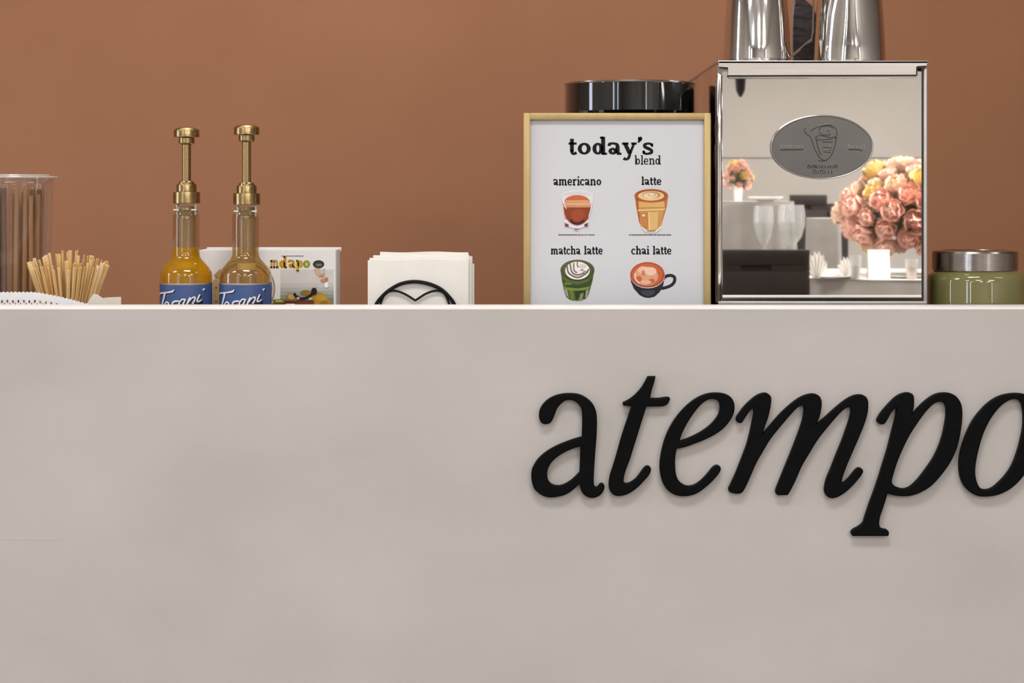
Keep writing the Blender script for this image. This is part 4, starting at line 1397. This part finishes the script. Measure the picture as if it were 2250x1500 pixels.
M['chair'] = mat('dark brown leather', (40, 29, 24), 0.6, var=((34, 24, 20), 12, 3, (1, 1, 1)))
M['chair_leg'] = mat('dark chair leg', (34, 28, 25), 0.4, var=((40, 33, 30), 12, 3, (1, 1, 1)))
M['cloth'] = mat('grey table linen', (150, 144, 138), 0.85, var=((140, 134, 128), 6, 3, (1, 1, 1)), sheen=0.3)
M['cloth_white'] = mat('white linen', (240, 236, 230), 0.8, var=((232, 227, 220), 8, 3, (1, 1, 1)))
M['china'] = mat('white china', (244, 241, 236), 0.2, var=((240, 236, 230), 8, 2, (1, 1, 1)))
M['votive'] = mat('amber votive', (216, 150, 62), 0.3, var=((200, 132, 48), 8, 2, (1, 1, 1)))


def chair(x, y, rz, h, wdt, label):
    t = thing('dining_chair', (0, 0, 0), label, 'chair', 'dark dining chairs in the room')
    # local: back at y = 0 facing +y (towards the counter), seat towards -y
    zs = .46
    mb = MB()
    a, b = -wdt / 2, wdt / 2
    sl, sh = h - .115, h - .085          # slot
    mb.box((a, -.02, zs + .06), (b, .02, sl), .004)
    mb.box((a, -.02, sh), (b, .02, h), .006)
    mb.box((a, -.02, sl), (a + wdt * .22, .02, sh))
    mb.box((a + wdt * .56, -.02, sl), (b, .02, sh))
    mb.box((a + wdt * .2, -.019, sl - .01), (a + wdt * .58, -.004, sh + .01))
    mb.build('backrest', M['chair'], t)
    MB().box((a, -.46, zs - .05), (b, .0, zs), .012).build('seat', M['chair'], t)
    for sx_ in (a + .025, b - .025):
        MB().box((sx_ - .017, -.017, 0), (sx_ + .017, .017, zs + .07), .003).build('leg', M['chair_leg'], t)
        MB().box((sx_ - .017, -.45, 0), (sx_ + .017, -.416, zs - .04), .003).build('leg', M['chair_leg'], t)
    t.location = (x, y, 0)
    t.rotation_euler = (0, 0, rz)
    return t


p = RM(1682, 548, 10.2)
chair(p.x, p.y, 0.06, p.z, 0.475, 'large dark brown chair nearest in the mirrored room')
p = RM(1776, 428, 14.6)
chair(p.x, p.y, -0.05, p.z, 0.29, 'narrow tall dark chair behind the goblets in the mirrored room')
p = RM(1828, 447, 15.3)
chair(p.x, p.y, 0.1, p.z, 0.26, 'small distant dark chair beside the flowers in the mirrored room')


def round_table(c, r, h, folds, label, white=False):
    t = thing('draped_table', (c.x, c.y, 0), label, 'table', 'draped tables in the room')
    MB().lathe([(.05, 0), (.22, .0), (.22, .02), (.04, .05), (.035, h - .03), (r * .8, h - .03), (r * .985, h - .025), (r * .985, h - .006), (0, h - .006)], (c.x, c.y, 0), 40).build('frame', M['chair_leg'], t)
    n = 144
    vs, fs = [], []
    zs = [h, h - .004, h - .03, h * .75, h * .4, .03]
    for zi, z in enumerate(zs):
        for k in range(n):
            a = 2 * math.pi * k / n
            d = (h - z) / h
            rad = (r * .99 if zi == 0 else r) + (d * .07 + d * .035 * math.sin(a * folds)) * min(1.0, r / .4)
            vs.append((c.x + rad * math.cos(a), c.y + rad * math.sin(a), z))
    for i in range(len(zs) - 1):
        for k in range(n):
            k2 = (k + 1) % n
            fs.append((i * n + k, i * n + k2, (i + 1) * n + k2, (i + 1) * n + k))
    fs.append(tuple(range(n)))
    MB().add(vs, fs).build('drape', M['cloth'], t, angle=50)
    top = MB()
    n = 96
    top.lathe([(r * .995, h + .001), (r * 1.004, h + .0015), (r * 1.006, h + .004), (0, h + .0045)], (c.x, c.y, 0), n)
    top.build('top_cloth', M['cloth_white'], t, angle=60)
    return t


TC = RM(1962, 610, 11.9)
TH = .75
round_table(TC, .86, TH, 22, 'round grey draped dining table with flowers, in the mirrored room')
TC2 = RM(1648, 440, 13.8)
round_table(TC2, .32, 1.205, 14, 'tall grey draped cocktail table in the mirrored room')
TC3 = RM(1803, 480, 13.2)
round_table(Vector((TC3.x + .02, TC3.y, 0)), .12, 1.09, 10, 'small draped stand in front of the distant chairs')


def goblet(px, ytop, ybowl, half, L, zb, label):
    c = RM(px, 0, L)
    zt, zw = RM(px, ytop, L).z, RM(px, ybowl, L).z
    r = half / F * L
    t = thing('water_goblet', (c.x, c.y, zb), label, 'goblet', 'water goblets in the room')
    MB().open_lathe([(r * .9, zt), (r * 1.0, zt - (zt - zw) * .25), (r * .98, zt - (zt - zw) * .5), (r * .72, zt - (zt - zw) * .78), (r * .25, zw), (.006, zw - .015), (.005, zb + .02), (.012, zb + .008), (r * .85, zb + .002), (r * .85, zb)],
                    (c.x, c.y, 0), 32).build('glass', M['goblet'], t, angle=60)
    h2 = zt - (zt - zw) * .42
    MB().lathe([(0.0, zw + .004), (r * .2, zw + .006), (r * .68, zt - (zt - zw) * .78), (r * .94, zt - (zt - zw) * .52), (r * .95, h2), (0, h2)], (c.x, c.y, 0), 28).build('water', M['goblet'], t, angle=60)
    return t


goblet(1678, 452, 538, 22, 11.25, TH + .0045, 'slim water goblet, left one of the pair behind the large chair')
goblet(1739, 450, 540, 30, 11.25, TH + .0045, 'wide water goblet, right one of the pair behind the large chair')


# flowers
def blossom_mesh(name, m, m2, seed):
    rr = random.Random(seed)
    mb = MB()
    for ring, (n, tilt, ln, wv) in enumerate(((6, 20, 1.0, .62), (6, 42, .82, .55), (5, 66, .58, .42), (3, 84, .34, .3))):
        for i in range(n):
            an = 2 * math.pi * (i + .5 * ring) / n + rr.uniform(-.15, .15)
            tl = math.radians(tilt + rr.uniform(-8, 8))
            vs, fs = [], []
            for k in range(4):
                tt = k / 3
                rad = ln * tt * math.cos(tl + .5 * tt)
                zz = ln * tt * math.sin(tl + .5 * tt) + .12 * ring
                ww = wv * math.sin(math.pi * (.18 + .72 * tt))
                for sd in (-1, 0, 1):
                    lx, ly = rad - .08 * abs(sd) * tt, sd * ww
                    vs.append((lx * math.cos(an) - ly * math.sin(an), lx * math.sin(an) + ly * math.cos(an), zz + .10 * abs(sd)))
            for k in range(3):
                for sd in (0, 1):
                    q = k * 3 + sd
                    fs.append((q, q + 1, q + 4, q + 3))
            mb.add(vs, fs, 1 if ring > 1 else 0)
    o = mb.build(name, [m, m2], recalc=False, angle=60)
    me = o.data
    bpy.data.objects.remove(o)
    return me


pink = mat('pink petal', (255, 214, 196), 0.6, var=((255, 200, 184), 8, 2, (1, 1, 1)))
pink2 = mat('deep pink petal', (255, 196, 178), 0.6, var=((255, 184, 168), 8, 2, (1, 1, 1)))
peach = mat('peach petal', (255, 230, 208), 0.6, var=((255, 220, 194), 8, 2, (1, 1, 1)))
peach2 = mat('apricot petal', (254, 208, 172), 0.6, var=((252, 198, 158), 8, 2, (1, 1, 1)))
yel = mat('butter petal', (250, 226, 160), 0.6, var=((246, 212, 136), 8, 2, (1, 1, 1)))
yel2 = mat('golden petal', (242, 200, 110), 0.6, var=((238, 190, 96), 8, 2, (1, 1, 1)))
leafm = mat('dark leaf', (52, 66, 36), 0.55, var=((40, 54, 30), 8, 2, (1, 1, 1)))
BM = [blossom_mesh('blossom', pink, pink2, 1), blossom_mesh('blossom', peach, peach2, 2), blossom_mesh('blossom', pink, peach, 3), blossom_mesh('blossom', yel, yel2, 4)]
lm = MB()
lm.add([(0, 0, 0), (.35, -.2, .06), (.35, .2, .06), (.7, -.18, .05), (.7, .18, .05), (1, 0, -.05), (.35, 0, 0), (.7, 0, 0)],
       [(0, 1, 6), (0, 6, 2), (1, 3, 7, 6), (6, 7, 4, 2), (3, 5, 7), (7, 5, 4)])
_lo = lm.build('leaf', leafm, recalc=False)
LEAF = _lo.data
bpy.data.objects.remove(_lo)


def bouquet(c, zb, rx, rz, zc_, n, size, seed, label):
    rr = random.Random(seed)
    t = thing('flower_arrangement', (c.x, c.y, zb), label, 'flowers', 'flower arrangements in the room')
    vr = min(.09, rx * .4)
    vz = zc_ - rz * .75
    MB().lathe([(vr * .8, zb), (vr * .85, zb + .004), (vr, zb + (vz - zb) * .7), (vr * .8, vz), (vr * .74, vz), (vr * .9, zb + (vz - zb) * .7), (0, zb + .01)], (c.x, c.y, 0), 32).build('vase', M['china'], t)
    ga = math.pi * (3 - math.sqrt(5))
    for i in range(n):
        zz = 1 - 1.72 * (i + .5) / n
        rad = math.sqrt(max(0, 1 - zz * zz))
        a = ga * i
        d = Vector((rad * math.cos(a), rad * math.sin(a), zz))
        o = bpy.data.objects.new('blossom', BM[rr.choices((0, 1, 2, 3), (5, 3, 4, 1))[0]])
        COL.objects.link(o)
        o.parent = t
        k = rr.uniform(.86, 1.04)
        o.location = (d.x * rx * k, d.y * rx * k, zc_ - zb + d.z * rz * k)
        o.rotation_mode = 'QUATERNION'
        nrm = Vector((d.x / rx, d.y / rx, d.z / rz + .3)).normalized()
        o.rotation_quaternion = nrm.to_track_quat('Z', 'Y')
        sc_ = size * rr.uniform(.8, 1.2)
        o.scale = (sc_, sc_, sc_)
    MB().lathe([(0, zc_ - rz * .8), (rx * .6, zc_ - rz * .5), (rx * .82, zc_), (rx * .6, zc_ + rz * .55), (0, zc_ + rz * .8)], (c.x, c.y, 0), 16).build('foliage_core', leafm, t)
    for i in range(max(6, n // 5)):
        a = rr.uniform(0, 6.28)
        o = bpy.data.objects.new('leaf', LEAF)
        COL.objects.link(o)
        o.parent = t
        zz = rr.uniform(-.8, .2)
        rd = math.sqrt(1 - zz * zz)
        o.location = (rx * .8 * rd * math.cos(a), rx * .8 * rd * math.sin(a), zc_ - zb + rz * .8 * zz)
        o.rotation_euler = (0, rr.uniform(-.2, .6), a)
        sc_ = size * 1.7
        o.scale = (sc_, sc_, sc_)
    return t


FL = RM(2058, 0, 11.7)
bouquet(FL, TH + .0045, .54, .27, RM(0, 465, 11.7).z, 120, .10, 3, 'large pink and peach flower arrangement on the draped dining table')
FL2 = RM(1622, 0, 13.75)
bouquet(FL2, 1.2095, .085, .09, RM(0, 392, 13.75).z + .01, 22, .042, 5, 'small pink flower arrangement on the tall cocktail table')


# tableware on the big table
def plate(px, L, r, label):
    c = RM(px, 0, L)
    zb = TH + .0045
    tag(MB().lathe([(r * .55, zb), (r * .62, zb + .004), (r, zb + .014), (r * .99, zb + .017), (r * .6, zb + .008), (0, zb + .007)], (c.x, c.y, 0), 40).build('plate', M['china'], angle=50), label, 'plate', 'plates on the dining table')


plate(1835, 11.28, .14, 'white plate left of the table number card')
plate(1985, 11.3, .13, 'white plate at the right end of the draped dining table')


def block(px, ya, yb, half, L, dep, m, name, label, cat):
    """small upright object on the table top"""
    c = RM(px, 0, L)
    zb = TH + .0045
    h = (yb - ya) / F * L
    wv = half / F * L
    mb = MB()
    return c, zb, h, wv


c, zb, h, wv = block(1930, 528, 592, 24, 11.2, .02, None, '', '', '')
t = MB().add([(c.x - wv, c.y + .03, zb), (c.x + wv, c.y + .03, zb), (c.x + wv, c.y + .005, zb + h), (c.x - wv, c.y + .005, zb + h),
              (c.x - wv, c.y - .03, zb), (c.x + wv, c.y - .03, zb), (c.x + wv, c.y - .0, zb + h), (c.x - wv, c.y - .0, zb + h),
              (c.x - wv, c.y + .026, zb), (c.x + wv, c.y + .026, zb), (c.x + wv, c.y - .026, zb), (c.x - wv, c.y - .026, zb)],
             [(0, 1, 2, 3), (5, 4, 7, 6), (3, 2, 6, 7), (0, 3, 8), (4, 11, 7), (1, 9, 2), (5, 6, 10)]).build('tent_card', M['cloth_white'], smooth=False, recalc=False)
tag(t, 'white folded tent card in front of the flowers', 'card')


def votive(px, ya, half, L, m, label):
    c = RM(px, 0, L)
    zb = TH + .0045
    h = (600 - ya) / F * L
    r = half / F * L
    t = thing('votive_holder', (c.x, c.y, zb), label, 'candle holder', 'votive holders on the dining table')
    MB().lathe([(r * .8, zb), (r * .85, zb + .003), (r, zb + h), (r * .9, zb + h), (r * .75, zb + .006), (0, zb + .006)], (c.x, c.y, 0), 24).build('cup', M['goblet'], t)
    MB().lathe([(0, zb + .008), (r * .7, zb + .008), (r * .74, zb + h * .6), (0, zb + h * .62)], (c.x, c.y, 0), 20).build('candle', m, t)


votive(2003, 556, 14, 11.15, M['votive'], 'amber votive candle holder at the right of the tent card')
votive(1880, 548, 13, 11.15, M['china'], 'white votive candle holder left of the tent card')


def folded_napkin(px, L, hw, h, label):
    c = RM(px, 0, L)
    zb = TH + .0045
    n = 7
    vs, fs = [], []
    for j in range(2):
        for i in range(n * 2 + 1):
            a = math.pi * (.08 + .84 * i / (n * 2))
            k = 1.0 if i % 2 == 0 else .84
            vs.append((c.x + hw * .15 * math.cos(a) * (1 if j else 1), c.y + (.012 if i % 2 else -.012), zb) if j == 0 else
                      (c.x + hw * k * math.cos(a), c.y + (.012 if i % 2 else -.012), zb + h * k * math.sin(a)))
    m_ = n * 2 + 1
    for i in range(m_ - 1):
        fs.append((i, i + 1, m_ + i + 1, m_ + i))
    N = len(vs)
    vs += [(x, y - .003, z) for x, y, z in vs]
    fs += [tuple(q + N for q in f)[::-1] for f in list(fs)]
    tag(MB().add(vs, fs).build('linen_napkin', M['cloth_white'], smooth=False, recalc=False), label, 'linen napkin', 'fan folded napkins on the dining table')


folded_napkin(1795, 11.2, .075, .17, 'fan folded cream napkin at the left of the draped dining table')
folded_napkin(1858, 11.35, .06, .13, 'fan folded cream napkin next to the white votive')

zb = 1.2095
c = RM(1682, 0, 13.65)
tag(MB().lathe([(.05, zb), (.06, zb + .004), (.13, zb + .03), (.128, zb + .034), (.05, zb + .012), (0, zb + .012)], (c.x, c.y, 0), 40).build('serving_dish', M['china'], angle=50), 'white serving dish on the tall cocktail table', 'dish')
# slim black pendant
c = RM(1627, 0, 9.0)
t = thing('pendant_lamp', (c.x, c.y, CEIL), 'slim black pendant lamp hanging above the dining room', 'pendant lamp')
zt_, zb_ = RM(0, 130, 9.0).z, RM(0, 213, 9.0).z
MB().tube([(c.x, c.y, CEIL), (c.x, c.y, zt_)], .003, 8).build('cord', M['black'], t)
MB().lathe([(.004, zt_ + .01), (.018, zt_), (.030, zt_ - .05), (.022, zb_ + .03), (.006, zb_)], (c.x, c.y, 0), 24).build('shade', M['black'], t)
MB().lathe([(.04, CEIL - .015), (.045, CEIL - .01), (.045, CEIL)], (c.x, c.y, 0), 24).build('canopy', M['black'], t)
